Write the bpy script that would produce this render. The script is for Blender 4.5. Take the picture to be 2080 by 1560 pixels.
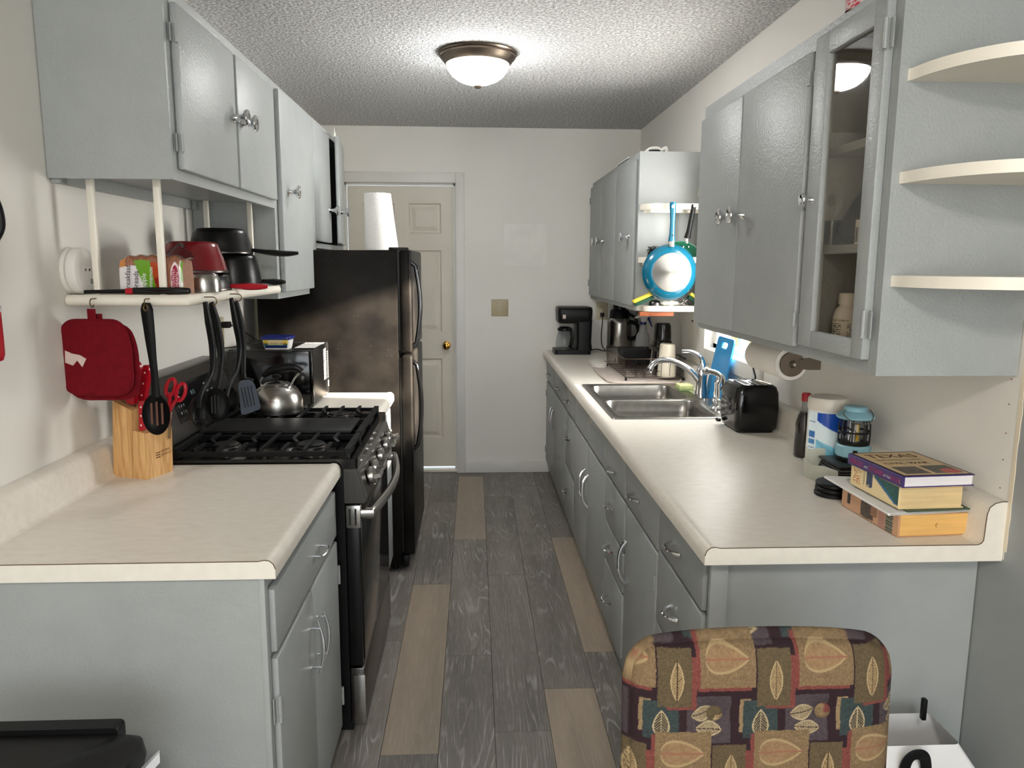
import bpy, bmesh, math, random
import numpy as np
from mathutils import Vector, Matrix
for o in list(bpy.data.objects): bpy.data.objects.remove(o)
random.seed(7); rng = np.random.RandomState(5)
SC = bpy.context.scene; COL = SC.collection
PI = math.pi
def lin(c):
    return tuple(((x/255)/12.92 if x/255 <= .04045 else ((x/255+.055)/1.055)**2.4) for x in c[:3])

# ---------------------------------------------------------------- camera
F, YAW, PIT, ROL, CH = 1538.8, 0.0505, 0.1553, 0.0051, 1.5206
cy, sy = math.cos(YAW), math.sin(YAW)
fw = Vector((sy, cy, 0)); rt = Vector((cy, -sy, 0)); upv = Vector((0, 0, 1))
f2 = fw*math.cos(PIT)-upv*math.sin(PIT); u2 = fw*math.sin(PIT)+upv*math.cos(PIT)
r2 = rt*math.cos(ROL)+u2*math.sin(ROL); u3 = -rt*math.sin(ROL)+u2*math.cos(ROL)
cam = bpy.data.cameras.new('camera'); camo = bpy.data.objects.new('camera', cam); COL.objects.link(camo)
cam.sensor_width = 36; cam.sensor_fit = 'HORIZONTAL'; cam.lens = F/2080*36; cam.clip_start = .02
mw = Matrix.Identity(4)
for i in range(3):
    mw[i][0] = r2[i]; mw[i][1] = u3[i]; mw[i][2] = -f2[i]
mw[0][3], mw[1][3], mw[2][3] = 0, 0, CH
camo.matrix_world = mw; SC.camera = camo

# ---------------------------------------------------------------- world, sun, lights, exposure
SC.view_settings.view_transform = 'Standard'; SC.view_settings.look = 'None'
SC.view_settings.gamma = 1; SC.view_settings.use_curve_mapping = False
SC.view_settings.exposure = 0.96
wd = bpy.data.worlds.new('world'); SC.world = wd; wd.use_nodes = True
bg = wd.node_tree.nodes['Background']; bg.inputs[0].default_value = (.83, .92, 1, 1); bg.inputs[1].default_value = .6
def light(kind, name, loc, direction, energy, color, **k):
    l = bpy.data.lights.new(name, kind); l.energy = energy; l.color = color
    for a, v in k.items(): setattr(l, a, v)
    o = bpy.data.objects.new(name, l); COL.objects.link(o); o.location = loc
    o.rotation_euler = Vector(direction).to_track_quat('-Z', 'Y').to_euler()
    return o
light('SUN', 'sun', (6, 0, 4), (-1, .2, -.35), 36.0, (1, .88, .72), angle=.04)
# daylight entering through the kitchen window (seen sky), then added fill lights from behind the camera
light('AREA', 'kitchen_window_daylight', (1.30, 3.36, 1.60), (-1, -.12, -.06), 17, (1, .985, .96), shape='RECTANGLE', size=.54, size_y=.85)
light('AREA', 'assumed_rear_fill', (.3, -2.3, 1.5), (-.03, 1, -.02), 23, (.93, .97, 1), shape='RECTANGLE', size=2.0, size_y=1.5)  # added fill light from behind the camera; a window there is only assumed
light('AREA', 'counter_fill_light', (.0, -.75, 2.40), (0, .25, -1), 19, (1, .94, .86), shape='DISK', size=.45)  # added fill light that brightens the near countertops; no lamp is known here

# ---------------------------------------------------------------- materials
MATS = {}
def nodes_of(name):
    m = bpy.data.materials.new(name); m.use_nodes = True
    nt = m.node_tree; b = nt.nodes['Principled BSDF']
    return m, nt, b
def N(nt, t, **k):
    n = nt.nodes.new(t)
    for a, v in k.items(): setattr(n, a, v)
    return n
def M(name, c, rough=.5, metal=0, var=.06, vs=6, bump=0, bs=80, spec=.5, emit=0, trans=0, stretch=None, alpha=1, coat=0, detail=4):
    if name in MATS: return MATS[name]
    m, nt, b = nodes_of(name); L = nt.links
    tc = N(nt, 'ShaderNodeTexCoord'); src = tc.outputs['Object']
    if stretch:
        mp = N(nt, 'ShaderNodeMapping'); mp.inputs['Scale'].default_value = stretch
        L.new(src, mp.inputs['Vector']); src = mp.outputs[0]
    c = lin(c)
    n1 = N(nt, 'ShaderNodeTexNoise'); n1.inputs['Scale'].default_value = vs; n1.inputs['Detail'].default_value = detail
    L.new(src, n1.inputs['Vector'])
    rp = N(nt, 'ShaderNodeValToRGB'); rp.color_ramp.elements[0].position = .3; rp.color_ramp.elements[1].position = .7
    rp.color_ramp.elements[0].color = (*[x*(1-var) for x in c], 1); rp.color_ramp.elements[1].color = (*[min(1, x*(1+var)) for x in c], 1)
    L.new(n1.outputs['Fac'], rp.inputs[0]); L.new(rp.outputs[0], b.inputs['Base Color'])
    b.inputs['Roughness'].default_value = rough; b.inputs['Metallic'].default_value = metal
    b.inputs['Specular IOR Level'].default_value = spec; b.inputs['Coat Weight'].default_value = coat
    b.inputs['Transmission Weight'].default_value = trans
    if bump:
        n2 = N(nt, 'ShaderNodeTexNoise'); n2.inputs['Scale'].default_value = bs; n2.inputs['Detail'].default_value = 2
        L.new(src, n2.inputs['Vector'])
        bp = N(nt, 'ShaderNodeBump'); bp.inputs['Strength'].default_value = bump; bp.inputs['Distance'].default_value = .002
        L.new(n2.outputs['Fac'], bp.inputs['Height']); L.new(bp.outputs[0], b.inputs['Normal'])
    if emit:
        b.inputs['Emission Color'].default_value = (*c, 1); b.inputs['Emission Strength'].default_value = emit
    MATS[name] = m; return m
wall_m = M('wall_paint', (231, 228, 221), .55, bump=.25, bs=35, var=.03, vs=2)
trim_m = M('trim_paint', (222, 220, 214), .4, var=.03)
doorp_m = M('door_paint', (214, 208, 194), .45, var=.02)
cab_m = M('cabinet_paint', (156, 160, 159), .45, bump=.35, bs=140, var=.04, vs=9)
cabg_m = M('cabinet_gloss_paint', (158, 162, 161), .40, bump=.7, bs=150, var=.04, vs=9)
greyw_m = M('grey_wall_paint', (150, 154, 153), .5, bump=.3, bs=50, var=.04)
shelf_m = M('cream_paint', (232, 226, 212), .4, bump=.2, bs=60, var=.04)
cwhite_m = M('white_plastic', (232, 230, 224), .35, var=.02)
ivory_m = M('ivory_plastic', (196, 186, 156), .4, var=.03)
black_m = M('black_plastic', (11, 11, 12), .42, var=.15, vs=30, spec=.28)
blackg_m = M('black_gloss', (9, 9, 10), .12, var=.1)
blacks_m = M('black_satin', (10, 10, 11), .3, var=.1, spec=.35)
m, nt, b = nodes_of('black_textured_enamel'); L = nt.links; tc = N(nt, 'ShaderNodeTexCoord')
n0 = N(nt, 'ShaderNodeTexNoise'); n0.inputs['Scale'].default_value = 5; n0.inputs['Detail'].default_value = 5; L.new(tc.outputs['Object'], n0.inputs[0])
rp = N(nt, 'ShaderNodeValToRGB'); e = rp.color_ramp.elements; e[0].position = .35; e[0].color = (*lin((11, 10, 10)), 1); e[1].position = .75; e[1].color = (*lin((36, 33, 30)), 1); L.new(n0.outputs[0], rp.inputs[0])
v_ = N(nt, 'ShaderNodeTexVoronoi'); v_.inputs['Scale'].default_value = 75; L.new(tc.outputs['Object'], v_.inputs[0])
rq = N(nt, 'ShaderNodeValToRGB'); e = rq.color_ramp.elements; e[0].position = .02; e[0].color = (1, 1, 1, 1); e[1].position = .09; e[1].color = (0, 0, 0, 1); L.new(v_.outputs['Distance'], rq.inputs[0])
n9 = N(nt, 'ShaderNodeTexNoise'); n9.inputs['Scale'].default_value = 9; L.new(tc.outputs['Object'], n9.inputs[0])
rz = N(nt, 'ShaderNodeValToRGB'); e = rz.color_ramp.elements; e[0].position = .52; e[0].color = (0, 0, 0, 1); e[1].position = .7; e[1].color = (1, 1, 1, 1); L.new(n9.outputs[0], rz.inputs[0])
mm = N(nt, 'ShaderNodeMath', operation='MULTIPLY'); L.new(rq.outputs[0], mm.inputs[0]); L.new(rz.outputs[0], mm.inputs[1])
mx = N(nt, 'ShaderNodeMix', data_type='RGBA'); L.new(mm.outputs[0], mx.inputs[0]); L.new(rp.outputs[0], mx.inputs[6]); mx.inputs[7].default_value = (*lin((170, 164, 156)), 1)
L.new(mx.outputs[2], b.inputs['Base Color']); b.inputs['Roughness'].default_value = .36; b.inputs['Specular IOR Level'].default_value = .07
n2 = N(nt, 'ShaderNodeTexNoise'); n2.inputs['Scale'].default_value = 420; L.new(tc.outputs['Object'], n2.inputs[0])
bp = N(nt, 'ShaderNodeBump'); bp.inputs['Strength'].default_value = .35; bp.inputs['Distance'].default_value = .001; L.new(n2.outputs[0], bp.inputs['Height']); L.new(bp.outputs[0], b.inputs['Normal'])
fridge_m = m
iron_m = M('cast_iron', (14, 14, 15), .5, bump=.3, bs=300, var=.2, spec=.25)
steel_m = M('stainless', (168, 165, 160), .24, 1, var=.08, vs=8, stretch=(1, 30, 30), bump=.05)
steeld_m = M('stainless_dark', (98, 95, 92), .3, 1, var=.08, vs=8, stretch=(30, 1, 1))
sink_m = M('sink_steel', (150, 147, 142), .3, 1, var=.12, vs=25, bump=.1, bs=200)
chrome_m = M('chrome', (225, 226, 228), .08, 1, var=.02)
nickel_m = M('brushed_nickel', (120, 108, 96), .33, 1, var=.06)
brass_m = M('brass', (190, 140, 60), .2, 1, var=.05)
hook_m = M('aged_brass', (120, 98, 66), .35, 1, var=.1)
red_m = M('red_plastic', (176, 14, 34), .3, var=.05)
redpot_m = M('red_enamel', (112, 6, 18), .16, var=.05, coat=.5)
paper_m = M('paper', (238, 236, 230), .7, var=.02)
teal_m = M('teal_enamel', (6, 96, 124), .18, var=.05, coat=.3)
green_m = M('green_enamel', (20, 92, 66), .2, var=.05)
blue_m = M('blue_plastic', (20, 128, 190), .35, var=.04)
navy_m = M('navy_plastic', (20, 34, 110), .3, var=.04)
yellow_m = M('yellow_plastic', (228, 204, 60), .4, var=.04)
ltblue_m = M('light_blue_plastic', (140, 186, 200), .4, var=.03)
rust_m = M('rusty_wood', (138, 70, 30), .6, var=.3, vs=40)
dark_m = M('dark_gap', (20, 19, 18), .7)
def cloth(name, c, rough=.9): return M(name, c, rough, bump=.8, bs=500, var=.12, vs=60, spec=.2)
redcloth_m = cloth('red_cloth', (108, 9, 22))
def glass(name, tint=(255, 255, 255), rough=.02, refl=.9):
    m, nt, b = nodes_of(name); L = nt.links
    tr = N(nt, 'ShaderNodeBsdfTransparent'); tr.inputs[0].default_value = (*lin(tint), 1)
    gl = N(nt, 'ShaderNodeBsdfGlossy'); gl.inputs['Roughness'].default_value = rough
    fr = N(nt, 'ShaderNodeFresnel'); fr.inputs[0].default_value = 1.5
    mu = N(nt, 'ShaderNodeMath', operation='MULTIPLY'); mu.inputs[1].default_value = refl
    L.new(fr.outputs[0], mu.inputs[0])
    ge = N(nt, 'ShaderNodeNewGeometry'); bk = N(nt, 'ShaderNodeMath', operation='SUBTRACT'); bk.inputs[0].default_value = 1; L.new(ge.outputs['Backfacing'], bk.inputs[1])
    m3 = N(nt, 'ShaderNodeMath', operation='MULTIPLY'); L.new(mu.outputs[0], m3.inputs[0]); L.new(bk.outputs[0], m3.inputs[1])
    mx = N(nt, 'ShaderNodeMixShader'); L.new(m3.outputs[0], mx.inputs[0]); L.new(tr.outputs[0], mx.inputs[1]); L.new(gl.outputs[0], mx.inputs[2])
    L.new(mx.outputs[0], nt.nodes['Material Output'].inputs[0]); return m
glass_m = glass('clear_glass'); plastic_clear_m = glass('clear_plastic', (225, 228, 230), .12)
brownglass_m = glass('smoked_glass', (244, 240, 234), .02, 1.6)
frost_m = M('translucent_white', (214, 216, 218), .35, trans=.45)
# laminate
m, nt, b = nodes_of('laminate'); L = nt.links
tc = N(nt, 'ShaderNodeTexCoord')
n1 = N(nt, 'ShaderNodeTexNoise'); n1.inputs['Scale'].default_value = 55; n1.inputs['Detail'].default_value = 6
mp = N(nt, 'ShaderNodeMapping'); mp.inputs['Scale'].default_value = (.45, 1, 1); L.new(tc.outputs['Object'], mp.inputs[0]); L.new(mp.outputs[0], n1.inputs[0])
rp = N(nt, 'ShaderNodeValToRGB'); e = rp.color_ramp.elements
e[0].position = .32; e[0].color = (*lin((221, 214, 202)), 1); e[1].position = .7; e[1].color = (*lin((229, 223, 212)), 1)
L.new(n1.outputs[0], rp.inputs[0]); L.new(rp.outputs[0], b.inputs['Base Color']); b.inputs['Roughness'].default_value = .36; b.inputs['Specular IOR Level'].default_value = .35
bp = N(nt, 'ShaderNodeBump'); bp.inputs['Strength'].default_value = .08; bp.inputs['Distance'].default_value = .001; L.new(n1.outputs[0], bp.inputs['Height']); L.new(bp.outputs[0], b.inputs['Normal'])
lam_m = m
lamedge_m = M('laminate_edge', (226, 221, 210), .45, var=.03, vs=40)
# popcorn ceiling
m, nt, b = nodes_of('popcorn_ceiling'); L = nt.links
tc = N(nt, 'ShaderNodeTexCoord')
v = N(nt, 'ShaderNodeTexNoise'); v.inputs['Scale'].default_value = 78; v.inputs['Detail'].default_value = 3; v.inputs['Roughness'].default_value = .6; L.new(tc.outputs['Object'], v.inputs[0])
rp = N(nt, 'ShaderNodeValToRGB'); e = rp.color_ramp.elements; e[0].position = .38; e[1].position = .62
L.new(v.outputs[0], rp.inputs[0])
r3 = N(nt, 'ShaderNodeValToRGB'); e = r3.color_ramp.elements; e[0].position = .40; e[0].color = (*lin((186, 186, 186)), 1); e[1].position = .60; e[1].color = (*lin((246, 246, 245)), 1)
L.new(v.outputs[0], r3.inputs[0])
bp = N(nt, 'ShaderNodeBump'); bp.inputs['Strength'].default_value = 1; bp.inputs['Distance'].default_value = .007
L.new(rp.outputs[0], bp.inputs['Height']); L.new(bp.outputs[0], b.inputs['Normal'])
L.new(r3.outputs[0], b.inputs['Base Color']); b.inputs['Roughness'].default_value = .9
ceil_m = m
# oak planks : per-object colour and offset
def plank_mat(name, dark, light, streak, amount):
    m, nt, b = nodes_of(name); L = nt.links
    tc = N(nt, 'ShaderNodeTexCoord'); oi = N(nt, 'ShaderNodeObjectInfo')
    mul = N(nt, 'ShaderNodeMath', operation='MULTIPLY'); mul.inputs[1].default_value = 40; L.new(oi.outputs['Random'], mul.inputs[0])
    cb = N(nt, 'ShaderNodeCombineXYZ'); L.new(mul.outputs[0], cb.inputs[0]); L.new(mul.outputs[0], cb.inputs[1])
    ad = N(nt, 'ShaderNodeVectorMath', operation='ADD'); L.new(tc.outputs['Object'], ad.inputs[0]); L.new(cb.outputs[0], ad.inputs[1])
    mp = N(nt, 'ShaderNodeMapping'); mp.inputs['Scale'].default_value = (1, .10, 1); L.new(ad.outputs[0], mp.inputs[0])
    # base tone
    n0 = N(nt, 'ShaderNodeTexNoise'); n0.inputs['Scale'].default_value = 9; n0.inputs['Detail'].default_value = 4; L.new(mp.outputs[0], n0.inputs[0])
    rp = N(nt, 'ShaderNodeValToRGB'); e = rp.color_ramp.elements; e[0].position = .35; e[1].position = .65
    e[0].color = (*lin(dark), 1); e[1].color = (*lin(light), 1); L.new(n0.outputs[0], rp.inputs[0])
    # fine grain
    mpf = N(nt, 'ShaderNodeMapping'); mpf.inputs['Scale'].default_value = (1, .05, 1); L.new(ad.outputs[0], mpf.inputs[0])
    n1 = N(nt, 'ShaderNodeTexNoise'); n1.inputs['Scale'].default_value = 260; n1.inputs['Detail'].default_value = 3; L.new(mpf.outputs[0], n1.inputs[0])
    # cathedral grain: contour lines of a stretched noise
    n2 = N(nt, 'ShaderNodeTexNoise'); n2.inputs['Scale'].default_value = 5.5; n2.inputs['Detail'].default_value = 2.5; n2.inputs['Distortion'].default_value = .5; L.new(mp.outputs[0], n2.inputs[0])
    m2 = N(nt, 'ShaderNodeMath', operation='MULTIPLY'); m2.inputs[1].default_value = 150; L.new(n2.outputs[0], m2.inputs[0])
    s2 = N(nt, 'ShaderNodeMath', operation='SINE'); L.new(m2.outputs[0], s2.inputs[0])
    r2_ = N(nt, 'ShaderNodeValToRGB'); e = r2_.color_ramp.elements; e[0].position = .62; e[0].color = (0, 0, 0, 1); e[1].position = .95; e[1].color = (1, 1, 1, 1); L.new(s2.outputs[0], r2_.inputs[0])
    n3 = N(nt, 'ShaderNodeTexNoise'); n3.inputs['Scale'].default_value = 7; n3.inputs['Detail'].default_value = 3
    L.new(ad.outputs[0], n3.inputs[0])
    r4 = N(nt, 'ShaderNodeValToRGB'); e = r4.color_ramp.elements; e[0].position = .42; e[0].color = (0, 0, 0, 1); e[1].position = .68; e[1].color = (1, 1, 1, 1); L.new(n3.outputs[0], r4.inputs[0])
    pr = N(nt, 'ShaderNodeMath', operation='MULTIPLY'); L.new(r2_.outputs[0], pr.inputs[0]); L.new(r4.outputs[0], pr.inputs[1])
    pr2 = N(nt, 'ShaderNodeMath', operation='MULTIPLY'); L.new(pr.outputs[0], pr2.inputs[0]); pr2.inputs[1].default_value = amount
    r5 = N(nt, 'ShaderNodeValToRGB'); e = r5.color_ramp.elements; e[0].position = .5; e[0].color = (0, 0, 0, 1); e[1].position = .8; e[1].color = (.45, .45, .45, 1); L.new(n1.outputs[0], r5.inputs[0])
    mx = N(nt, 'ShaderNodeMix', data_type='RGBA'); L.new(r5.outputs[0], mx.inputs[0]); L.new(rp.outputs[0], mx.inputs[6]); mx.inputs[7].default_value = (*lin(streak), 1)
    mx2 = N(nt, 'ShaderNodeMix', data_type='RGBA'); L.new(pr2.outputs[0], mx2.inputs[0]); L.new(mx.outputs[2], mx2.inputs[6]); mx2.inputs[7].default_value = (*lin(streak), 1)
    hv = N(nt, 'ShaderNodeHueSaturation'); ma = N(nt, 'ShaderNodeMapRange'); ma.inputs[3].default_value = .86; ma.inputs[4].default_value = 1.14
    L.new(oi.outputs['Random'], ma.inputs[0]); L.new(ma.outputs[0], hv.inputs['Value']); L.new(mx2.outputs[2], hv.inputs['Color'])
    L.new(hv.outputs[0], b.inputs['Base Color']); b.inputs['Roughness'].default_value = .42
    bp = N(nt, 'ShaderNodeBump'); bp.inputs['Strength'].default_value = .2; bp.inputs['Distance'].default_value = .001; L.new(n1.outputs[0], bp.inputs['Height']); L.new(bp.outputs[0], b.inputs['Normal'])
    return m
plank_dark_m = plank_mat('plank_dark', (98, 93, 88), (120, 114, 108), (168, 164, 160), .8)
plank_tan_m = plank_mat('plank_tan', (136, 124, 111), (154, 140, 124), (176, 166, 154), .15)
def wood(name, a, c, scale=14, stretch=(1, 1, .08)):
    m, nt, b = nodes_of(name); L = nt.links
    tc = N(nt, 'ShaderNodeTexCoord'); mp = N(nt, 'ShaderNodeMapping'); mp.inputs['Scale'].default_value = stretch; L.new(tc.outputs['Object'], mp.inputs[0])
    n0 = N(nt, 'ShaderNodeTexNoise'); n0.inputs['Scale'].default_value = scale*8; n0.inputs['Detail'].default_value = 5; n0.inputs['Distortion'].default_value = .6; L.new(mp.outputs[0], n0.inputs[0])
    rp = N(nt, 'ShaderNodeValToRGB'); e = rp.color_ramp.elements; e[0].position = .35; e[1].position = .65; e[0].color = (*lin(a), 1); e[1].color = (*lin(c), 1)
    L.new(n0.outputs[0], rp.inputs[0]); L.new(rp.outputs[0], b.inputs['Base Color']); b.inputs['Roughness'].default_value = .45
    return m
blockwood_m = wood('block_wood', (192, 142, 84), (222, 178, 120))
# print: colours carried by the surface itself
def print_mat(name, rough, coat=0):
    m, nt, b = nodes_of(name); a = N(nt, 'ShaderNodeVertexColor'); a.layer_name = 'Col'
    nt.links.new(a.outputs[0], b.inputs['Base Color']); b.inputs['Roughness'].default_value = rough; b.inputs['Coat Weight'].default_value = coat
    return m
print_m = print_mat('printed_card', .4); printg_m = print_mat('printed_film', .22, .3)
m = print_mat('woven_fabric', .9); nt = m.node_tree; b = nt.nodes['Principled BSDF']
tc = N(nt, 'ShaderNodeTexCoord'); n1 = N(nt, 'ShaderNodeTexNoise'); n1.inputs['Scale'].default_value = 600; nt.links.new(tc.outputs['Object'], n1.inputs[0])
bp = N(nt, 'ShaderNodeBump'); bp.inputs['Strength'].default_value = .7; bp.inputs['Distance'].default_value = .001; nt.links.new(n1.outputs[0], bp.inputs['Height']); nt.links.new(bp.outputs[0], b.inputs['Normal'])
b.inputs['Specular IOR Level'].default_value = .2
fabric_m = m
lampglass_m = M('lit_opal_glass', (253, 253, 253), .3, var=0, emit=31)

# ---------------------------------------------------------------- mesh helpers
def BM(): return bmesh.new()
def box(bm, x0, x1, y0, y1, z0, z1, bev=0, seg=2):
    r = bmesh.ops.create_cube(bm, size=1)
    vs = r['verts']
    for v in vs:
        v.co = Vector((x0 if v.co.x < 0 else x1, y0 if v.co.y < 0 else y1, z0 if v.co.z < 0 else z1))
    if bev:
        es = list({e for v in vs for e in v.link_edges})
        bmesh.ops.bevel(bm, geom=es, offset=bev, segments=seg, profile=.5, affect='EDGES')
    return bm
def frame_for(d):
    d = Vector(d).normalized(); a = Vector((0, 0, 1)) if abs(d.z) < .9 else Vector((1, 0, 0))
    s = d.cross(a).normalized(); return s, s.cross(d).normalized(), d
def ring(bm, c, s, t, rs, rt_=None, n=16):
    rt_ = rs if rt_ is None else rt_
    return [bm.verts.new(Vector(c)+s*math.cos(2*PI*i/n)*rs+t*math.sin(2*PI*i/n)*rt_) for i in range(n)]
def skin(bm, loops, closed=False, cap=True):
    n = len(loops[0])
    pairs = list(zip(loops, loops[1:]))+([(loops[-1], loops[0])] if closed else [])
    for a, b in pairs:
        for i in range(n):
            j = (i+1) % n
            try: bm.faces.new((a[i], a[j], b[j], b[i]))
            except ValueError: pass
    if cap and not closed:
        for l in (loops[0], loops[-1]):
            try: bm.faces.new(l)
            except ValueError: pass
    return bm
def cyl(bm, p0, p1, r0, r1=None, n=20):
    r1 = r0 if r1 is None else r1
    s, t, d = frame_for(Vector(p1)-Vector(p0))
    return skin(bm, [ring(bm, p0, s, t, r0, n=n), ring(bm, p1, s, t, r1, n=n)])
def lathe(bm, prof, c=(0, 0, 0), d=(0, 0, 1), n=32, cap=True):
    s, t, d = frame_for(d); c = Vector(c)
    return skin(bm, [ring(bm, c+d*z, s, t, max(r, 1e-4), n=n) for r, z in prof], cap=cap)
def smooth_pts(pts, k=6):
    P = [Vector(p) for p in pts]; out = []
    for i in range(len(P)-1):
        p0 = P[max(i-1, 0)]; p1 = P[i]; p2 = P[i+1]; p3 = P[min(i+2, len(P)-1)]
        for q in range(k):
            t = q/k
            out.append(.5*((2*p1)+(p2-p0)*t+(2*p0-5*p1+4*p2-p3)*t*t+(3*p1-p0-3*p2+p3)*t**3))
    out.append(P[-1]); return out
def tube(bm, pts, r, n=8, flat=1, up=None, closed=False):
    P = [Vector(p) for p in pts]; m = len(P)
    rr = r if hasattr(r, '__len__') else [r]*m
    if len(rr) != m: rr = list(np.interp(np.linspace(0, 1, m), np.linspace(0, 1, len(rr)), rr))
    loops = []; s = None
    for i in range(m):
        a = P[(i-1) % m] if closed else P[max(i-1, 0)]; b = P[(i+1) % m] if closed else P[min(i+1, m-1)]
        d = (b-a).normalized()
        if s is None:
            s = frame_for(d)[0] if up is None else d.cross(Vector(up)).normalized()
        else:
            s = (s-d*s.dot(d)).normalized() if up is None else d.cross(Vector(up)).normalized()
        t = s.cross(d)
        loops.append(ring(bm, P[i], s, t, rr[i], rr[i]*flat, n))
    return skin(bm, loops, closed=closed)
def poly_pts(poly, rad, k=4):
    """round the corners of a 2D polygon"""
    out = []; n = len(poly)
    for i in range(n):
        p = Vector(poly[i]); a = Vector(poly[i-1]); c = Vector(poly[(i+1) % n])
        r = rad[i] if hasattr(rad, '__len__') else rad
        if r <= 0: out.append(p); continue
        u = (a-p); v = (c-p); q = min(r, u.length*.49, v.length*.49)
        s = p+u.normalized()*q; e = p+v.normalized()*q
        for j in range(k+1):
            t = j/k; out.append((1-t)**2*s+2*t*(1-t)*p+t*t*e)
    return out
def extrude(bm, pts2, fn0, fn1, cap=True):
    a = [bm.verts.new(fn0(*p)) for p in pts2]; b = [bm.verts.new(fn1(*p)) for p in pts2]
    return skin(bm, [a, b], cap=cap)
def prism(bm, pts2, axis, d0, d1):
    f = {'X': lambda d: (lambda a, b: (d, a, b)), 'Y': lambda d: (lambda a, b: (a, d, b)), 'Z': lambda d: (lambda a, b: (a, b, d))}[axis]
    return extrude(bm, pts2, f(d0), f(d1))
def rrect(x0, x1, y0, y1, r, k=5): return poly_pts([(x0, y0), (x1, y0), (x1, y1), (x0, y1)], r, k)
def sphere(bm, c, r, sc=(1, 1, 1), u=20, v=12):
    g = bmesh.ops.create_uvsphere(bm, u_segments=u, v_segments=v, radius=r)
    for q in g['verts']: q.co = Vector((q.co.x*sc[0], q.co.y*sc[1], q.co.z*sc[2]))+Vector(c)
    return bm
def xform(bm, mat): bmesh.ops.transform(bm, matrix=mat, verts=bm.verts); return bm
WL = {}
def finish(name, me, mat, parent=None, angle=35, smooth=True):
    co = np.empty(len(me.vertices)*3); me.vertices.foreach_get('co', co); co = co.reshape(-1, 3)
    lo, hi = co.min(0), co.max(0); c = np.array([(lo[0]+hi[0])/2, (lo[1]+hi[1])/2, lo[2]])
    me.vertices.foreach_set('co', (co-c).ravel())
    if mat is not None: me.materials.append(mat)
    if smooth:
        me.polygons.foreach_set('use_smooth', [True]*len(me.polygons)); me.set_sharp_from_angle(angle=math.radians(angle))
    me.update()
    o = bpy.data.objects.new(name, me); COL.objects.link(o)
    w = Vector(c); WL[o.name] = w
    if parent is not None:
        o.parent = parent; o.location = w-WL[parent.name]
    else: o.location = w
    return o
def obj(name, bm, mat, parent=None, angle=35, smooth=True):
    bmesh.ops.recalc_face_normals(bm, faces=bm.faces)
    me = bpy.data.meshes.new(name); bm.to_mesh(me); bm.free()
    return finish(name, me, mat, parent, angle, smooth)
def tag(o, label=None, cat=None, group=None, kind=None):
    if label: o['label'] = label
    if cat: o['category'] = cat
    if group: o['group'] = group
    if kind: o['kind'] = kind
    return o
def thing(name, label, cat, loc=(0, 0, 0), group=None, kind=None):
    o = bpy.data.objects.new(name, None); o.empty_display_size = .05; COL.objects.link(o); o.location = loc; WL[o.name] = Vector(loc)
    return tag(o, label, cat, group, kind)
def local(name, label, cat, loc, rotz=0, group=None):
    """thing whose children are built around its own origin"""
    o = thing(name, label, cat, loc, group); o.rotation_euler = (0, 0, rotz); WL[o.name] = Vector((0, 0, 0)); return o
def text(body, size, origin, right, up, mat, parent, name='lettering', lift=.0006, align='LEFT', sx=1, bold=0):
    cu = bpy.data.curves.new('t', 'FONT'); cu.body = body; cu.size = size; cu.align_x = align; cu.resolution_u = 3
    if bold: cu.offset = bold*size
    t = bpy.data.objects.new('t', cu); COL.objects.link(t)
    dg = bpy.context.evaluated_depsgraph_get(); me = bpy.data.meshes.new_from_object(t.evaluated_get(dg))
    bpy.data.objects.remove(t)
    if len(me.vertices) == 0: return None
    r = Vector(right).normalized(); u = Vector(up).normalized(); n = r.cross(u)
    mt = Matrix(((r.x*sx, u.x, n.x, 0), (r.y*sx, u.y, n.y, 0), (r.z*sx, u.z, n.z, 0), (0, 0, 0, 1)))
    mt.translation = Vector(origin)+n*lift
    me.transform(mt); me.materials.clear()
    return finish(name, me, mat, parent, smooth=False)
def surf(name, pos, col, nu, nv, mat, parent=None, smooth=True):
    """grid surface; pos and col take arrays u, v in 0..1"""
    U, V = np.meshgrid(np.linspace(0, 1, nu+1), np.linspace(0, 1, nv+1)); U = U.ravel(); V = V.ravel()
    P = np.stack(pos(U, V), 1); C = np.clip(col(U, V), 0, 1)
    idx = np.arange((nu+1)*(nv+1)).reshape(nv+1, nu+1)
    f = np.stack([idx[:-1, :-1], idx[:-1, 1:], idx[1:, 1:], idx[1:, :-1]], -1).reshape(-1, 4)
    me = bpy.data.meshes.new(name); me.from_pydata(P.tolist(), [], f.tolist())
    ca = me.color_attributes.new('Col', 'FLOAT_COLOR', 'POINT')
    ca.data.foreach_set('color', np.concatenate([C, np.ones((len(C), 1))], 1).astype(np.float32).ravel())
    return finish(name, me, mat, parent, 60, smooth)
def L3(c): return np.array(lin(c))
def noise2(U, V, s, seed=0):
    """cheap value noise"""
    r = np.random.RandomState(seed); g = r.rand(64, 64)
    x = U*s; y = V*s; xi = np.floor(x).astype(int); yi = np.floor(y).astype(int); fx = x-xi; fy = y-yi
    fx = fx*fx*(3-2*fx); fy = fy*fy*(3-2*fy)
    a = g[xi % 64, yi % 64]; b = g[(xi+1) % 64, yi % 64]; c = g[xi % 64, (yi+1) % 64]; d = g[(xi+1) % 64, (yi+1) % 64]
    return a*(1-fx)*(1-fy)+b*fx*(1-fy)+c*(1-fx)*fy+d*fx*fy
# ================================================================ SETTING
XL, XR, YB, ZC = -1.087, 1.173, 5.47, 2.465
def struct(name, bm, mat, parent=None, **k):
    o = obj(name, bm, mat, parent, **k)
    if parent is None: o['kind'] = 'structure'
    return o
fl = struct('floor', box(BM(), XL-.1, XR+.1, -2.5, YB+.15, -.06, -.004), dark_m)
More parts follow.
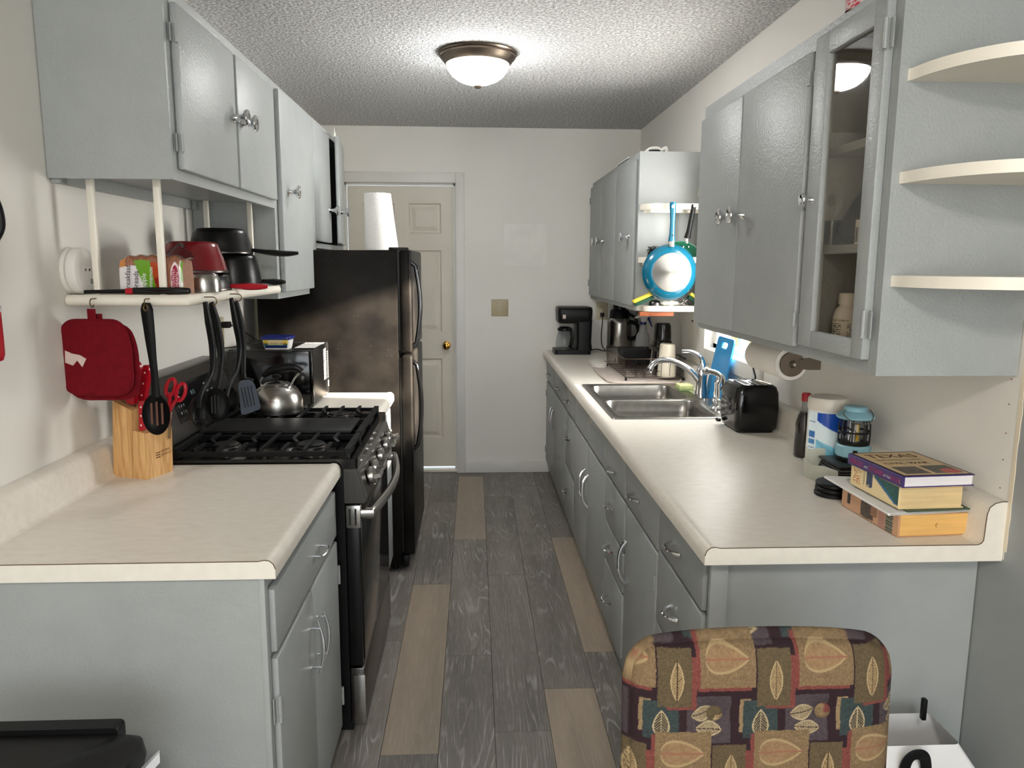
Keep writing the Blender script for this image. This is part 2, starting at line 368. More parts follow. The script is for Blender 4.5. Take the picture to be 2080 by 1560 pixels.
# planks, 18 cm wide, laid along the room; ends where the photograph shows them
xs = [-1.02-.183, -1.02, -.84, -.66, -.48, -.298, -.116, .065, .25, .434, .617, .80, .98, 1.165, 1.28]
ends = {4: (2.92, None), 5: (2.187, {3.47: 0}), 6: (2.79, None), 7: (2.29, None), 8: (2.54, None), 9: (2.80, None)}
tan = {(5, 2): 1, (6, 3): 1, (8, 1): 1, (9, 2): 1}
for i in range(len(xs)-1):
    base = ends.get(i, (1.5+((i*.53) % 1.28), None))[0]
    k0 = -3; y = base-4*1.285; j = -4
    while y < YB+.12:
        y1 = y+1.285
        a, b_ = max(y, -2.5), min(y1, YB+.14)
        if b_-a > .02:
            is_tan = (i, j+2) in tan if i in ends else random.random() < .28
            # j counts boards from the listed end: -1 lies in front of it, 0 beyond it
            key = {(5, 0), (6, 1), (8, -1), (9, 0)}
            is_tan = ((i, j) in key) if i in ends else is_tan
            bm = BM(); box(bm, xs[i]+.0006, xs[i+1]-.0006, a+.0006, b_-.0006, -.0055, 0, .0008, 1)
            obj('plank', bm, plank_tan_m if is_tan else plank_dark_m, fl, smooth=False)
        y = y1; j += 1
struct('ceiling', box(BM(), XL-.12, XR+.12, -2.5, YB+.15, ZC, ZC+.1), ceil_m)
wl = struct('wall_left', box(BM(), XL-.12, XL, -2.5, YB+.15, -.05, ZC), wall_m)
struct('wall_back', box(BM(), XL, XR, YB, YB+.12, -.05, ZC, 0) if 0 else (lambda bm: (box(bm, XL-.1, -.905, YB, YB+.12, 0, ZC), box(bm, -.128, XR+.1, YB, YB+.12, 0, ZC), box(bm, -.905, -.128, YB, YB+.12, 2.087, ZC), bm)[3])(BM()), wall_m)
WY0, WY1, WZ0, WZ1 = 3.07, 3.745, 1.115, 2.02
bm = BM()
box(bm, XR, XR+.12, 1.545, 1.64, .88, ZC); box(bm, XR, XR+.12, 1.64, WY0, -.05, ZC); box(bm, XR, XR+.12, WY1, YB+.15, -.05, ZC)
box(bm, XR, XR+.12, WY0, WY1, -.05, WZ0); box(bm, XR, XR+.12, WY0, WY1, WZ1, ZC)
wr = struct('wall_right', bm, wall_m)
for z in (1.035, 1.10, 1.16, 1.225, 1.28): obj('nail_hole', cyl(BM(), (XR-.0008, 1.58, z), (XR+.001, 1.58, z), .0016, n=8), rust_m, wr)
struct('wall_front_right', (lambda bm: (box(bm, XR, XR+.12, -2.5, 1.545, -.05, ZC), box(bm, XR, XR+.12, 1.545, 1.64, -.05, .88), bm)[2])(BM()), greyw_m)
# ragged paint line at the end of the beige wall
bm = BM(); pts = [(1.536+.004*random.random(), z) for z in np.linspace(.9, 2.44, 60)]
prism(bm, [(1.55, .9)]+pts+[(1.55, 2.44)], 'X', XR-.0015, XR+.001); struct('trim_1', bm, M('bare_plaster_edge', (226, 214, 190), .7))
# patched squares on the back wall
bm = BM(); prism(bm, rrect(.215, .52, 1.52, 1.81, .03), 'Y', YB-.0008, YB+.001); struct('trim_2', bm, M('wall_patch', (236, 233, 227), .6, bump=.3, bs=30), smooth=False)
# back wall baseboard
struct('baseboard_back', (lambda bm: (box(bm, -.065, .55, YB-.013, YB, 0, .085, .003), bm)[1])(BM()), trim_m)
# ---- six panel door
dr = thing('door_1', None, None, (-.51, YB, 0)); dr['kind'] = 'structure'
obj('door_casing', box(BM(), -.128, -.065, YB-.016, YB, 0, 2.158, .003), trim_m, dr)
obj('door_casing', box(BM(), -.968, -.905, YB-.016, YB, 0, 2.158, .003), trim_m, dr)
obj('door_casing', box(BM(), -.905, -.128, YB-.016, YB, 2.087, 2.158, .003), trim_m, dr)
obj('door_stop', (lambda bm: (box(bm, -.905, -.128, YB+.03, YB+.045, 2.072, 2.087), box(bm, -.143, -.128, YB+.03, YB+.045, 0, 2.087), box(bm, -.905, -.89, YB+.03, YB+.045, 0, 2.087), bm)[3])(BM()), trim_m, dr)
bm = BM()
cols = ((-.79, -.56), (-.46, -.232)); rows = ((.25, .845), (1.038, 1.624), (1.74, 1.952))
ex = [-.888, -.79, -.56, -.46, -.232, -.131]; ez = [.035, .25, .845, 1.038, 1.624, 1.74, 1.952, 2.07]
for a in range(5):
    for c in range(7):
        if a in (1, 3) and c in (1, 3, 5): continue
        box(bm, ex[a], ex[a+1], YB+.05, YB+.09, ez[c], ez[c+1])
leaf = obj('door_leaf', bm, doorp_m, dr)
for (x0, x1) in cols:
    for (z0, z1) in rows:
        bm = BM(); loops = []
        for ins, dy in ((0, .05), (.010, .064), (.022, .064), (.050, .053), (.055, .053)):
            loops.append([bm.verts.new(p) for p in ((x0+ins, YB+dy, z0+ins), (x1-ins, YB+dy, z0+ins), (x1-ins, YB+dy, z1-ins), (x0+ins, YB+dy, z1-ins))])
        skin(bm, loops, cap=False); bm.faces.new(loops[-1]); obj('door_panel', bm, doorp_m, leaf, angle=15)
kn = obj('door_knob', lathe(BM(), [(.03, 0), (.03, -.006), (.012, -.01), (.011, -.03), (.024, -.036), (.028, -.05), (.024, -.062), (.012, -.067)], (-.2, YB+.05, .942), (0, 1, 0)), brass_m, dr)
obj('door_threshold', box(BM(), -.905, -.128, YB+.01, YB+.09, 0, .012, .003), M('threshold', (225, 220, 205), .4), dr)
# ---- kitchen window in the right wall
wn = thing('window_1', None, None, (XR, 3.41, WZ0)); wn['kind'] = 'structure'
for a in ((2.99, WY0-.0, 1.047, 2.1), (WY1, 3.95, 1.047, 2.1)): obj('casing', box(BM(), XR-.018, XR, a[0], a[1], a[2], a[3], .003), trim_m, wn)
obj('casing', box(BM(), XR-.018, XR, WY0, WY1, WZ1, 2.1, .003), trim_m, wn)
obj('apron', box(BM(), XR-.018, XR, WY0, WY1, 1.047, WZ0, .003), trim_m, wn)
fr = obj('window_frame', (lambda bm: (box(bm, XR+.03, XR+.10, WY0, WY0+.05, WZ0, WZ1), box(bm, XR+.03, XR+.10, WY1-.05, WY1, WZ0, WZ1), box(bm, XR+.03, XR+.10, WY0, WY1, WZ0, WZ0+.025), box(bm, XR+.03, XR+.10, WY0, WY1, WZ1-.04, WZ1), box(bm, XR+.045, XR+.08, 3.39, 3.43, WZ0, WZ1), bm)[5])(BM()), trim_m, wn)
for a in ((WY0+.05, 3.39), (3.43, WY1-.05)): obj('window_pane', box(BM(), XR+.06, XR+.064, a[0], a[1], WZ0+.025, WZ1-.04), glass_m, fr)
obj('sill', box(BM(), XR-.012, XR+.12, WY0, WY1, WZ0-.012, WZ0+.004, .002), trim_m, wn)
# lawn outside
struct('ground', box(BM(), 1.6, 60, -30, 40, -.8, -.7), M('dry_lawn', (96, 92, 60), .9, var=.25, vs=.6))
# wall trim beside the refrigerator
struct('trim_3', box(BM(), XL, XL+.02, 3.83, 3.93, .0, 1.6, .003), M('old_trim_paint', (198, 194, 160), .45))

# ================================================================ COUNTERTOPS
def counter_profile(front, wall, zt=.914, bs=.098):
    """cross section x-z from the bottom of the nosing round to the back; sign handles left/right"""
    s = 1 if wall > front else -1
    d = abs(wall-front); P = [(0, .876), (0, .897), (.004, .908), (.012, .915), (.022, .9165), (.034, .914)]
    P += [(d-.060, zt), (d-.052, zt+.003), (d-.047, zt+.010), (d-.045, zt+bs-.028), (d-.040, zt+bs-.012), (d-.028, zt+bs-.003), (d-.014, zt+bs), (d-.001, zt+bs), (d-.001, .876)]
    return [(front+s*a, z) for a, z in P]
def counter(label, front, wall, y0, y1, hole=None, cap=True, group=None):
    t = thing('countertop', label, 'countertop', ((front+wall)/2, (y0+y1)/2, .876), group)
    prof = counter_profile(front, wall); s_ = 1 if wall > front else -1; xk = wall-s_*.060; bm = BM()
    full = prof; prof = full[:7]+[(xk, .876)]; rear = [(xk, .876)]+full[6:]
    prism(bm, rear, 'Y', y0, y1); obj('backsplash', bm, lam_m, t, angle=50); bm = BM()
    if hole is None: prism(bm, prof, 'Y', y0, y1)
    else:
        hx0, hx1, hy0, hy1 = hole
        prism(bm, prof, 'Y', y0, hy0); prism(bm, prof, 'Y', hy1, y1)
        fp = [p for p in prof[:6]]+[(hx0, .914), (hx0, .876)]; prism(bm, fp, 'Y', hy0, hy1)
        bp_ = [(hx1, .876), (hx1, .914), (xk, .914), (xk, .876)]; prism(bm, bp_, 'Y', hy0, hy1)
    obj('worktop', bm, lam_m, t, angle=50)
    prof = full
    if cap:
        bm = BM(); prism(bm, prof, 'Y', y0-.002, y0+.0003); obj('end_cap', bm, lamedge_m, t)
        bm = BM(); tube(bm, [(x, y0-.0012, z) for x, z in prof[1:-1]], .0011, 5); obj('edge_seam', bm, M('seam_brown', (96, 74, 56), .6), t)
    return t
counter('long white laminate countertop with sink, ending near the patterned chair', .501, XR, 1.551, YB, (.575, 1.07, 2.965, 3.815))
counter('short white laminate countertop holding the knife block, before the stove', -.412, XL, 1.513, 2.292)
counter('narrow white laminate countertop under the microwave, between stove and refrigerator', -.385, XL, 3.075, 3.615, cap=False)

# ================================================================ CABINET HARDWARE
def knob(p, d, parent, mat=chrome_m, s=1):
    return obj('knob', lathe(BM(), [(.009*s, 0), (.0065*s, .004*s), (.0055*s, .012*s), (.0075*s, .018*s), (.0145*s, .023*s), (.0165*s, .0265*s), (.0155*s, .029*s), (.011*s, .0285*s), (.004*s, .026*s)], p, d, 20), mat, parent, angle=50)
def pull(p, n, along, L, h, parent, r=.0045, flat=1.7):
    """arched pull; p centre, n outward, along = direction"""
    p = Vector(p); n = Vector(n); a = Vector(along); pts = []
    for i in range(13):
        t = -1+2*i/12
        pts.append(p+a*(L/2*t)+n*(h*(1-abs(t)**3.0)))
    bm = BM(); tube(bm, pts, [r*1.5, r*1.1, r, r, r, r*1.1, r*1.5], 8, flat=flat, up=n)
    return obj('handle', bm, chrome_m, parent)
def slim_pull(p, n, along, L, h, parent):
    p = Vector(p); n = Vector(n); a = Vector(along); bm = BM()
    pts = [p+a*(L/2*t)+n*(h*(1-.45*t*t)) for t in np.linspace(-1, 1, 15)]
    tube(bm, pts, [.0015, .003, .0042, .003, .0015], 8, flat=1.5, up=n)
    for t in (-.72, .72): cyl(bm, p+a*(L/2*t), p+a*(L/2*t)+n*(h*(1-.45*t*t)), .004, n=10)
    return obj('handle', bm, chrome_m, parent)
def front(name, axis_x, out, y0, y1, z0, z1, parent, mat=cab_m, th=.019, bev=.006):
    x0, x1 = sorted((axis_x, axis_x+out*th)); bm = BM(); box(bm, x0, x1, y0, y1, z0, z1, bev, 2)
    return obj(name, bm, mat, parent)
def hinge(x, y, z, out, parent, h=.045):
    bm = BM(); cyl(bm, (x+out*.012, y, z-h/2), (x+out*.012, y, z+h/2), .0045, n=10)
    for q in (-.25, .05): cyl(bm, (x+out*.012, y, z+h*q), (x+out*.012, y, z+h*(q+.02)), .0052, n=10)
    box(bm, *sorted((x, x+out*.003)), y-.014, y-.002, z-h/2, z+h/2, .001, 1)
    return obj('hinge', bm, cab_m, parent)

# ================================================================ RIGHT BASE CABINETS
FX = .548                                     # face-frame plane
def base_unit(label, y0, y1, x_face=FX, wall=XR, out=-1, zt=.875, zb=.095, hollow=False):
    t = thing('base_cabinet', label, 'cabinet', ((x_face+wall)/2, (y0+y1)/2, 0))
    bm = BM(); xa, xb = sorted((x_face, wall-.003*(-out)))
    if hollow:
        box(bm, xa, xb, y0, y1, zb, .12); box(bm, xa, xa+.003, y0, y1, .12, zt); box(bm, xa+.003, xb, y0, y0+.008, .12, zt); box(bm, xa+.003, xb, y1-.008, y1, .12, zt)
    else: box(bm, xa, xb, y0, y1, zb, zt)
    k0, k1 = sorted((x_face-out*.012, wall-.003*(-out))); box(bm, k0, k1, y0, y1, 0, zb)
    obj('carcass', bm, cab_m, t)
    return t
def units():
    # (label, y0, y1, drawers[(z0,z1,pull)], doors[(y0,y1,hinge y, pull y)])
    G = .006
    A = base_unit('grey base cabinet of drawers at the near right end, behind the chair', 1.632, 2.07)
    for z0, z1, hz in ((.722, .845, .79), (.50, .712, .61), (.10, .49, .30)):
        d = front('drawer', FX, -1, 1.645, 2.065, z0, z1, A); pull((FX-.019, 1.87, hz), (-1, 0, 0), (0, 1, 0), .085, .026, d)
    obj('end_panel', box(BM(), .545, XR-.003, 1.622, 1.632, 0, .875), cab_m, A)
    obj('corner_stile', box(BM(), .535, .575, 1.605, 1.622, .0, .875, .002), cab_m, A)
    B = base_unit('grey base cabinet with one drawer over one door, second from near end on right', 2.07, 2.55)
    d = front('drawer', FX, -1, 2.075, 2.545, .703, .845, B); pull((FX-.019, 2.36, .775), (-1, 0, 0), (0, 1, 0), .085, .026, d)
    d = front('door', FX, -1, 2.08, 2.52, .10, .693, B); pull((FX-.019, 2.49, .50), (-1, 0, 0), (0, 0, 1), .15, .026, d)
    hinge(FX-.008, 2.088, .6, -1, d)
    Cc = base_unit('narrow grey base cabinet with four drawers before the sink on right', 2.55, 2.935)
    for z0, z1, hz in ((.703, .845, .75), (.51, .69, .605), (.352, .50, .435), (.10, .342, .225)):
        d = front('drawer', FX, -1, 2.56, 2.93, z0, z1, Cc); pull((FX-.019, 2.79, hz), (-1, 0, 0), (0, 1, 0), .085, .026, d)
    D = base_unit('grey sink base cabinet with two tall doors and false fronts', 2.935, 3.885, hollow=True)
    for y0, y1, py in ((2.94, 3.415, 3.37), (3.425, 3.88, 3.47)):
        d = front('false_front', FX, -1, y0, y1, .703, .845, D)
        obj('groove', box(BM(), FX-.0196, FX-.017, y0+.06, y1-.06, .735, .815), M('cabinet_groove', (140, 146, 147), .4), d)
        d = front('door', FX, -1, y0, y1, .10, .69, D); pull((FX-.019, py, .49), (-1, 0, 0), (0, 0, 1), .15, .028, d)
    E_ = base_unit('narrow grey base cabinet with three drawers past the sink on right', 3.885, 4.275)
    for z0, z1, hz in ((.703, .845, .775), (.385, .69, .565), (.10, .375, .262)):
        d = front('drawer', FX, -1, 3.89, 4.27, z0, z1, E_); pull((FX-.019, 4.12, hz), (-1, 0, 0), (0, 1, 0), .08, .026, d)
    Fc = base_unit('grey base cabinet with two drawers over two doors, by the back wall', 4.275, 5.465)
    for y0, y1 in ((4.285, 4.90), (4.91, 5.455)):
        d = front('drawer', FX, -1, y0, y1, .703, .845, Fc); pull((FX-.019, (y0+y1)/2+.05, .765), (-1, 0, 0), (0, 1, 0), .08, .026, d)
        d = front('door', FX, -1, y0, y1, .10, .69, Fc); slim_pull((FX-.019, 4.86 if y0 < 4.5 else 4.96, .52), (-1, 0, 0), (0, 0, 1), .14, .026, d)
        hinge(FX-.008, 4.292 if y0 < 4.5 else 5.46, .6, -1, d); hinge(FX-.008, 4.292 if y0 < 4.5 else 5.46, .18, -1, d)
units()

# ================================================================ LEFT BASE CABINETS
LX = -.445
t = base_unit('grey base cabinet under the short left countertop, with two doors', 1.532, 2.285, x_face=LX, wall=XL, out=1)
obj('end_panel', box(BM(), XL+.003, -.452, 1.522, 1.532, 0, .875), cab_m, t)
obj('corner_stile', box(BM(), -.452, -.438, 1.520, 1.545, 0, .875, .002), cab_m, t)
d = front('drawer', LX, 1, 1.552, 2.27, .69, .835, t); slim_pull((LX+.019, 1.98, .755), (1, 0, 0), (0, 1, 0), .11, .026, d)
for y0, y1, py in ((1.555, 1.905, 1.875), (1.912, 2.27, 1.945)):
    d = front('door', LX, 1, y0, y1, .05, .675, t); slim_pull((LX+.019, py, .53), (1, 0, 0), (0, 0, 1), .15, .03, d)
    hy = 1.548 if y0 < 1.6 else 2.278
    hinge(LX+.008, hy, .56, 1, d, .06); hinge(LX+.008, hy, .15, 1, d, .06)
t = base_unit('narrow grey base cabinet under the microwave, between stove and refrigerator', 3.08, 3.60, x_face=-.42, wall=XL, out=1)
d = front('drawer', -.42, 1, 3.09, 3.59, .70, .845, t); slim_pull((-.401, 3.4, .77), (1, 0, 0), (0, 1, 0), .11, .026, d)
d = front('door', -.42, 1, 3.09, 3.59, .10, .69, t); slim_pull((-.401, 3.15, .55), (1, 0, 0), (0, 0, 1), .14, .026, d)

# ================================================================ LEFT WALL CABINETS
UX = -.772
t = thing('wall_cabinet', 'grey two-door wall cabinet nearest on the left, above the open shelf', 'cabinet', (-.93, 2.55, 1.735))
bm = BM(); box(bm, XL+.003, UX, 2.045, 3.05, 1.757, 2.215)
box(bm, UX-.02, UX, 2.045, 3.05, 1.735, 1.757); box(bm, XL+.003, UX-.02, 2.045, 2.06, 1.735, 1.757); box(bm, XL+.003, XL+.025, 2.06, 3.05, 1.725, 1.757)
obj('carcass', bm, cabg_m, t)
d = front('door', UX, 1, 2.085, 2.553, 1.763, 2.178, t, cabg_m); knob((UX+.019, 2.525, 1.975), (1, 0, 0), d, s=1.6)
for z in (1.83, 2.10): hinge(UX+.006, 2.078, z, 1, d)
d = front('door', UX, 1, 2.575, 3.035, 1.763, 2.178, t, cabg_m); knob((UX+.019, 2.615, 1.975), (1, 0, 0), d, s=1.6)
t = thing('wall_cabinet', 'tall narrow grey wall cabinet on the left with a single door', 'cabinet', (-.93, 3.38, 1.385))
obj('carcass', box(BM(), XL+.003, UX, 3.052, 3.725, 1.385, 2.215), cabg_m, t)
d = front('door', UX+.001, 1, 3.095, 3.715, 1.41, 2.19, t, cabg_m, th=.022); knob((UX+.023, 3.19, 1.81), (1, 0, 0), d, s=1.6)
t = thing('wall_cabinet', 'short grey cabinet over the refrigerator with one door standing ajar', 'cabinet', (-.93, 4.1, 1.6))
bm = BM(); box(bm, XL+.003, UX, 3.728, 4.6, 1.60, 1.625); box(bm, XL+.003, UX, 3.728, 4.6, 2.19, 2.215); box(bm, XL+.003, UX, 3.728, 3.748, 1.625, 2.19); box(bm, XL+.003, UX, 4.58, 4.6, 1.625, 2.19); box(bm, XL+.003, XL+.013, 3.748, 4.58, 1.625, 2.19)
obj('carcass', bm, cabg_m, t)
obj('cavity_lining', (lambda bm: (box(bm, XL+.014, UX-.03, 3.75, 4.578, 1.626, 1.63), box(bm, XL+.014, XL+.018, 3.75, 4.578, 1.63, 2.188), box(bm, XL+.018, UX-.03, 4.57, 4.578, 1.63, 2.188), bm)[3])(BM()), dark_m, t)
d = front('door', UX, 1, 3.74, 4.15, 1.632, 2.185, t, cabg_m); knob((UX+.019, 4.10, 1.80), (1, 0, 0), d, s=1.6)
bm = BM(); box(bm, 0, .019, -.40, 0, 0, .555, .005); xform(bm, Matrix.Translation((UX+.002, 4.575, 1.632)) @ Matrix.Rotation(math.radians(5.5), 4, 'Z'))
d = obj('door', bm, cabg_m, t); knob((UX+.055, 4.23, 1.80), (1, -.1, 0), d, s=1.6)
obj('paper_scrap', (lambda bm: (prism(bm, [(0, 0), (.05, .0), (.045, .03), (.02, .02), (.012, .045)], 'X', 0, .002), xform(bm, Matrix.Translation((-.735, 4.19, 2.188))), bm)[2])(BM()), paper_m, t)
# open shelf hanging from it on four posts
t = thing('hanging_shelf', 'cream open shelf hung on four white posts below the left cabinet', 'shelf', (-.92, 2.56, 1.41))
bm = BM(); prism(bm, [(XL+.002, 2.09), (-.768, 2.09), (-.768, 3.05), (XL+.002, 3.05)], 'Z', 1.425, 1.437)
cyl(bm, (XL+.002, 2.094, 1.422), (-.774, 2.094, 1.422), .0145, n=16); cyl(bm, (-.774, 2.094, 1.422), (-.774, 3.05, 1.422), .0145, n=16); sphere(bm, (-.774, 2.094, 1.422), .0145, u=12, v=8)
obj('board', bm, shelf_m, t)
for x, y in ((-1.012, 2.112), (-.84, 2.112), (-1.012, 2.99), (-.85, 2.99)): obj('post', (lambda bm: (box(bm, x-.009, x+.009, y-.009, y+.009, 1.437, 1.757, .004), bm)[1])(BM()), shelf_m, t)
def cup_hook(p, n, parent, right):
    p = Vector(p); n = Vector(n); pts = [p, p+n*.012]
    for a in np.linspace(90, -150, 14):
        pts.append(p+n*(.024+.011*math.cos(math.radians(a)))+Vector((0, 0, -.011+.011*math.sin(math.radians(a)))))
    bm = BM(); tube(bm, pts, .0016, 7); return obj('hook', bm, hook_m, parent)
for x in (-1.005, -.866): cup_hook((x, 2.081, 1.428), (0, -1, 0), t, 1)
for y in (2.19, 2.42): cup_hook((-.7605, y, 1.428), (1, 0, 0), t, 1)

# ================================================================ RIGHT WALL CABINETS
RX = .856
def sy_k(y): return y*.967
def sz_k(z): return CH+(z-CH)*.967
t = thing('wall_cabinet', 'grey wall cabinet at right with a glass door and two plain doors', 'cabinet', (1.03, 2.23, 1.28))
y0, y1, z0, z1 = sy_k(1.614), sy_k(2.98), sz_k(1.283), sz_k(2.118); yd = sy_k(1.985); B_ = XR-.003
bm = BM(); e_ = .0006
box(bm, RX, B_, y0, y0+.018, z0, z1+.1); box(bm, RX+.019, B_, y1-.018, y1, z0, z1); box(bm, RX+.019, B_-.012, yd, yd+.015, z0+.022, z1-.022)
box(bm, RX+.019, B_-.0125, y0+.019, y1-.019, z0+.0, z0+.02); box(bm, RX+.019, B_-.0125, y0+.019, y1-.019, z1-.02, z1); box(bm, B_-.011, B_, y0+.019, y1-.019, z0, z1)
# face frame
box(bm, RX, RX+.018, y0+.019, y0+.036, z0, z1); box(bm, RX, RX+.018, sy_k(1.96), sy_k(2.01), z0+.03, z1-.045); box(bm, RX, RX+.018, y1-.03, y1, z0+.03, z1-.045)
box(bm, RX, RX+.018, y0+.037, y1, z0, z0+.029); box(bm, RX, RX+.018, y0+.037, y1, z1-.044, z1)
obj('carcass', bm, cabg_m, t)
obj('cavity_lining', box(BM(), XR-.017, XR-.0155, y0+.02, yd-.001, z0+.021, z1-.021), M('cabinet_inside', (206, 190, 166), .6), t)
for z in (sz_k(1.555), sz_k(1.80)): obj('inner_shelf', box(BM(), RX+.03, XR-.018, y0+.019, yd-.001, z, z+.02), cab_m, t)
for a, b_, k in ((2.015, 2.505, 2.455), (2.511, 2.96, 2.565)):
    d = front('door', RX, -1, sy_k(a), sy_k(b_), sz_k(1.305), sz_k(2.068), t, cabg_m); knob((RX-.019, sy_k(k), sz_k(1.685)), (-1, 0, 0), d, s=1.65)
for z in (1.38, 2.0): hinge(RX-.008, sy_k(2.011), sz_k(z), -1, d, .035)
a, b_, c, e = sy_k(1.645), sy_k(1.985), sz_k(1.315), sz_k(2.09); bm = BM()
box(bm, RX-.019, RX, a, a+.052, c, e, .003); box(bm, RX-.019, RX, b_-.073, b_, c, e, .003); box(bm, RX-.0188, RX-.0002, a+.049, b_-.07, c, c+.041, .003); box(bm, RX-.0188, RX-.0002, a+.049, b_-.07, e-.052, e, .003)
d = obj('glass_door', bm, cabg_m, t); obj('pane', box(BM(), RX-.008, RX-.005, a+.048, b_-.069, c+.037, e-.048), brownglass_m, d)
knob((RX-.019, sy_k(1.948), sz_k(1.69)), (-1, 0, 0), d, s=1)
for z in (1.395, 2.005): hinge(RX-.01, a-.005, sz_k(z), -1, d, .06)
def curved_shelf(z, y_face, xl, xr_, depth, parent, th=.0235, name='curved_shelf'):
    pts = [(xr_, y_face), (xl, y_face)]+[(xl+.004+(.16)*(1-math.cos(a)), y_face-.012-(depth-.012)*math.sin(a)) for a in np.linspace(0, PI/2, 14)]+[(xr_, y_face-depth-.004)]
    bm = BM(); prism(bm, pts, 'Z', z, z+th); return obj(name, bm, shelf_m, parent)
for z in (1.904, 1.696, 1.479): curved_shelf(sz_k(z), y0-.0003, .873, XR-.002, .227, t)
# brown wooden block and far right cabinet
GX = .842
t = thing('wall_cabinet', 'grey three-door wall cabinet in the back right corner beyond the window', 'cabinet', (1.0, 4.7, 1.29))
obj('carcass', box(BM(), GX, XR-.003, 3.93, YB-.004, 1.29, 2.095), cab_m, t)
for a, b_, k in ((3.965, 4.47, 4.07), (4.478, 4.945, 4.87), (4.96, 5.44, 5.02)):
    d = front('door', GX, -1, a, b_, 1.315, 2.06, t); knob((GX-.019, k, 1.675), (-1, 0, 0), d, mat=chrome_m, s=1.7)
for z in (1.40, 1.97): hinge(GX-.008, 4.474, z, -1, d); hinge(GX-.008, 5.447, z, -1, d)
def end_shelf(z, lip):
    pts = [(XR-.003, 3.93), (GX+.006, 3.93), (GX+.006, 3.905)]+[(GX+.006+.075*(1-math.cos(a)), 3.905-.085*math.sin(a)) for a in np.linspace(0, PI/2, 8)]+[(XR-.003, 3.82)]
    bm = BM(); prism(bm, pts, 'Z', z, z+.028)
    if lip: prism(bm, [(XR-.004, 3.90), (GX+.02, 3.90), (GX+.05, 3.875), (XR-.004, 3.875)], 'Z', z-.014, z)
    return obj('end_shelf', bm, shelf_m, t)
for z, l in ((1.802, 1), (1.538, 1), (1.292, 0)): end_shelf(z, l)
obj('rusty_batten', box(BM(), .845, 1.02, 3.835, 3.87, 1.268, 1.29, .002), rust_m, t)
# ================================================================ CEILING LAMP
t = thing('ceiling_lamp', 'round flush ceiling lamp with a lit white glass bowl and nickel rim', 'lamp', (.02, 3.60, 2.33))
LC = (.02, 3.60, ZC)
obj('rim', lathe(BM(), [(.10, 0), (.178, 0), (.180, -.006), (.176, -.012), (.170, -.014), (.171, -.022), (.158, -.036), (.146, -.05), (.142, -.052), (.135, -.048)], LC, n=64, cap=False), nickel_m, t)
obj('bowl', lathe(BM(), [(.141, -.044), (.140, -.056), (.132, -.078), (.115, -.100), (.09, -.118), (.06, -.130), (.03, -.1365), (.008, -.138)], LC, n=48), lampglass_m, t)
obj('finial', lathe(BM(), [(.004, -.132), (.018, -.138), (.019, -.144), (.013, -.152), (.004, -.155)], LC, n=20), M('finial_metal', (96, 84, 72), .5, .6), t)

# ================================================================ STOVE
t = thing('gas_stove', 'black and stainless gas stove with five knobs between left counters', 'stove', (-.7, 2.68, 0))
SY0, SY1 = 2.302, 3.066
obj('body', box(BM(), -1.05, -.405, SY0, SY1, .03, .895), blacks_m, t)
obj('kick_base', box(BM(), -1.0, -.40, SY0+.02, SY1-.02, .0, .03), black_m, t)
bm = BM(); prism(bm, rrect(-1.0, -.362, SY0, SY1, .012), 'Z', .895, .926)
obj('cooktop', bm, blackg_m, t)
# sloping control fascia
obj('control_panel', (lambda bm: (prism(bm, poly_pts([(-.45, .893), (-.366, .893), (-.356, .885), (-.333, .80), (-.345, .782), (-.45, .782)], [.0, .004, .01, .008, .006, 0]), 'Y', SY0+.004, SY1-.004), bm)[1])(BM()), steeld_m, t)
obj('fascia_cap', (lambda bm: (prism(bm, [(-.405, .885), (-.362, .885), (-.338, .79), (-.405, .79)], 'Y', SY0-.002, SY0+.004), bm)[1])(BM()), steeld_m, t)
for i, y in enumerate((2.405, 2.50, 2.665, 2.83, 2.935)):
    zc = .842; x = -.342; n = Vector((.965, 0, .262))
    kb = obj('control_knob', lathe(BM(), [(.022, 0), (.031, .002), (.0315, .014), (.029, .020), (.024, .021)], (x, y, zc), n, 24), steel_m, t)
    bm = BM(); box(bm, -.008, .008, -.031, .031, .018, .044, .0015, 1); m_ = n.to_track_quat('Z', 'X').to_matrix().to_4x4(); m_.translation = (x, y, zc); xform(bm, m_); obj('grip', bm, steel_m, kb)
dr_ = obj('oven_door', box(BM(), -.404, -.362, SY0+.004, SY1-.004, .235, .778, .004), blacks_m, t)
obj('door_glass', box(BM(), -.363, -.357, SY0+.03, SY1-.03, .245, .72, .002), blackg_m, dr_)
obj('door_trim', box(BM(), -.363, -.355, SY0+.01, SY1-.01, .722, .776, .002), steeld_m, dr_)
cp = obj('vent_cap', box(BM(), -.402, -.357, SY0-.001, SY0+.004, .703, .776, .001), steel_m, dr_)
for x in (-.390, -.372): obj('slot', box(BM(), x-.003, x+.003, SY0-.0016, SY0, .713, .766), dark_m, cp)
bm = BM(); pts = [(-.357, SY0+.02, .745)]+[(-.325+.034*math.sin(PI*u), SY0+.02+u*(SY1-SY0-.04), .745) for u in np.linspace(0, 1, 22)]+[(-.357, SY1-.02, .745)]
tube(bm, pts, .0125, 12, flat=1.5, up=(0, 0, 1)); obj('door_handle', bm, steel_m, dr_)
dw = obj('storage_drawer', box(BM(), -.404, -.358, SY0+.004, SY1-.004, .035, .228, .004), steeld_m, t)
obj('end_cap', box(BM(), -.392, -.356, SY0-.001, SY0+.005, .035, .205, .001), steel_m, dw)
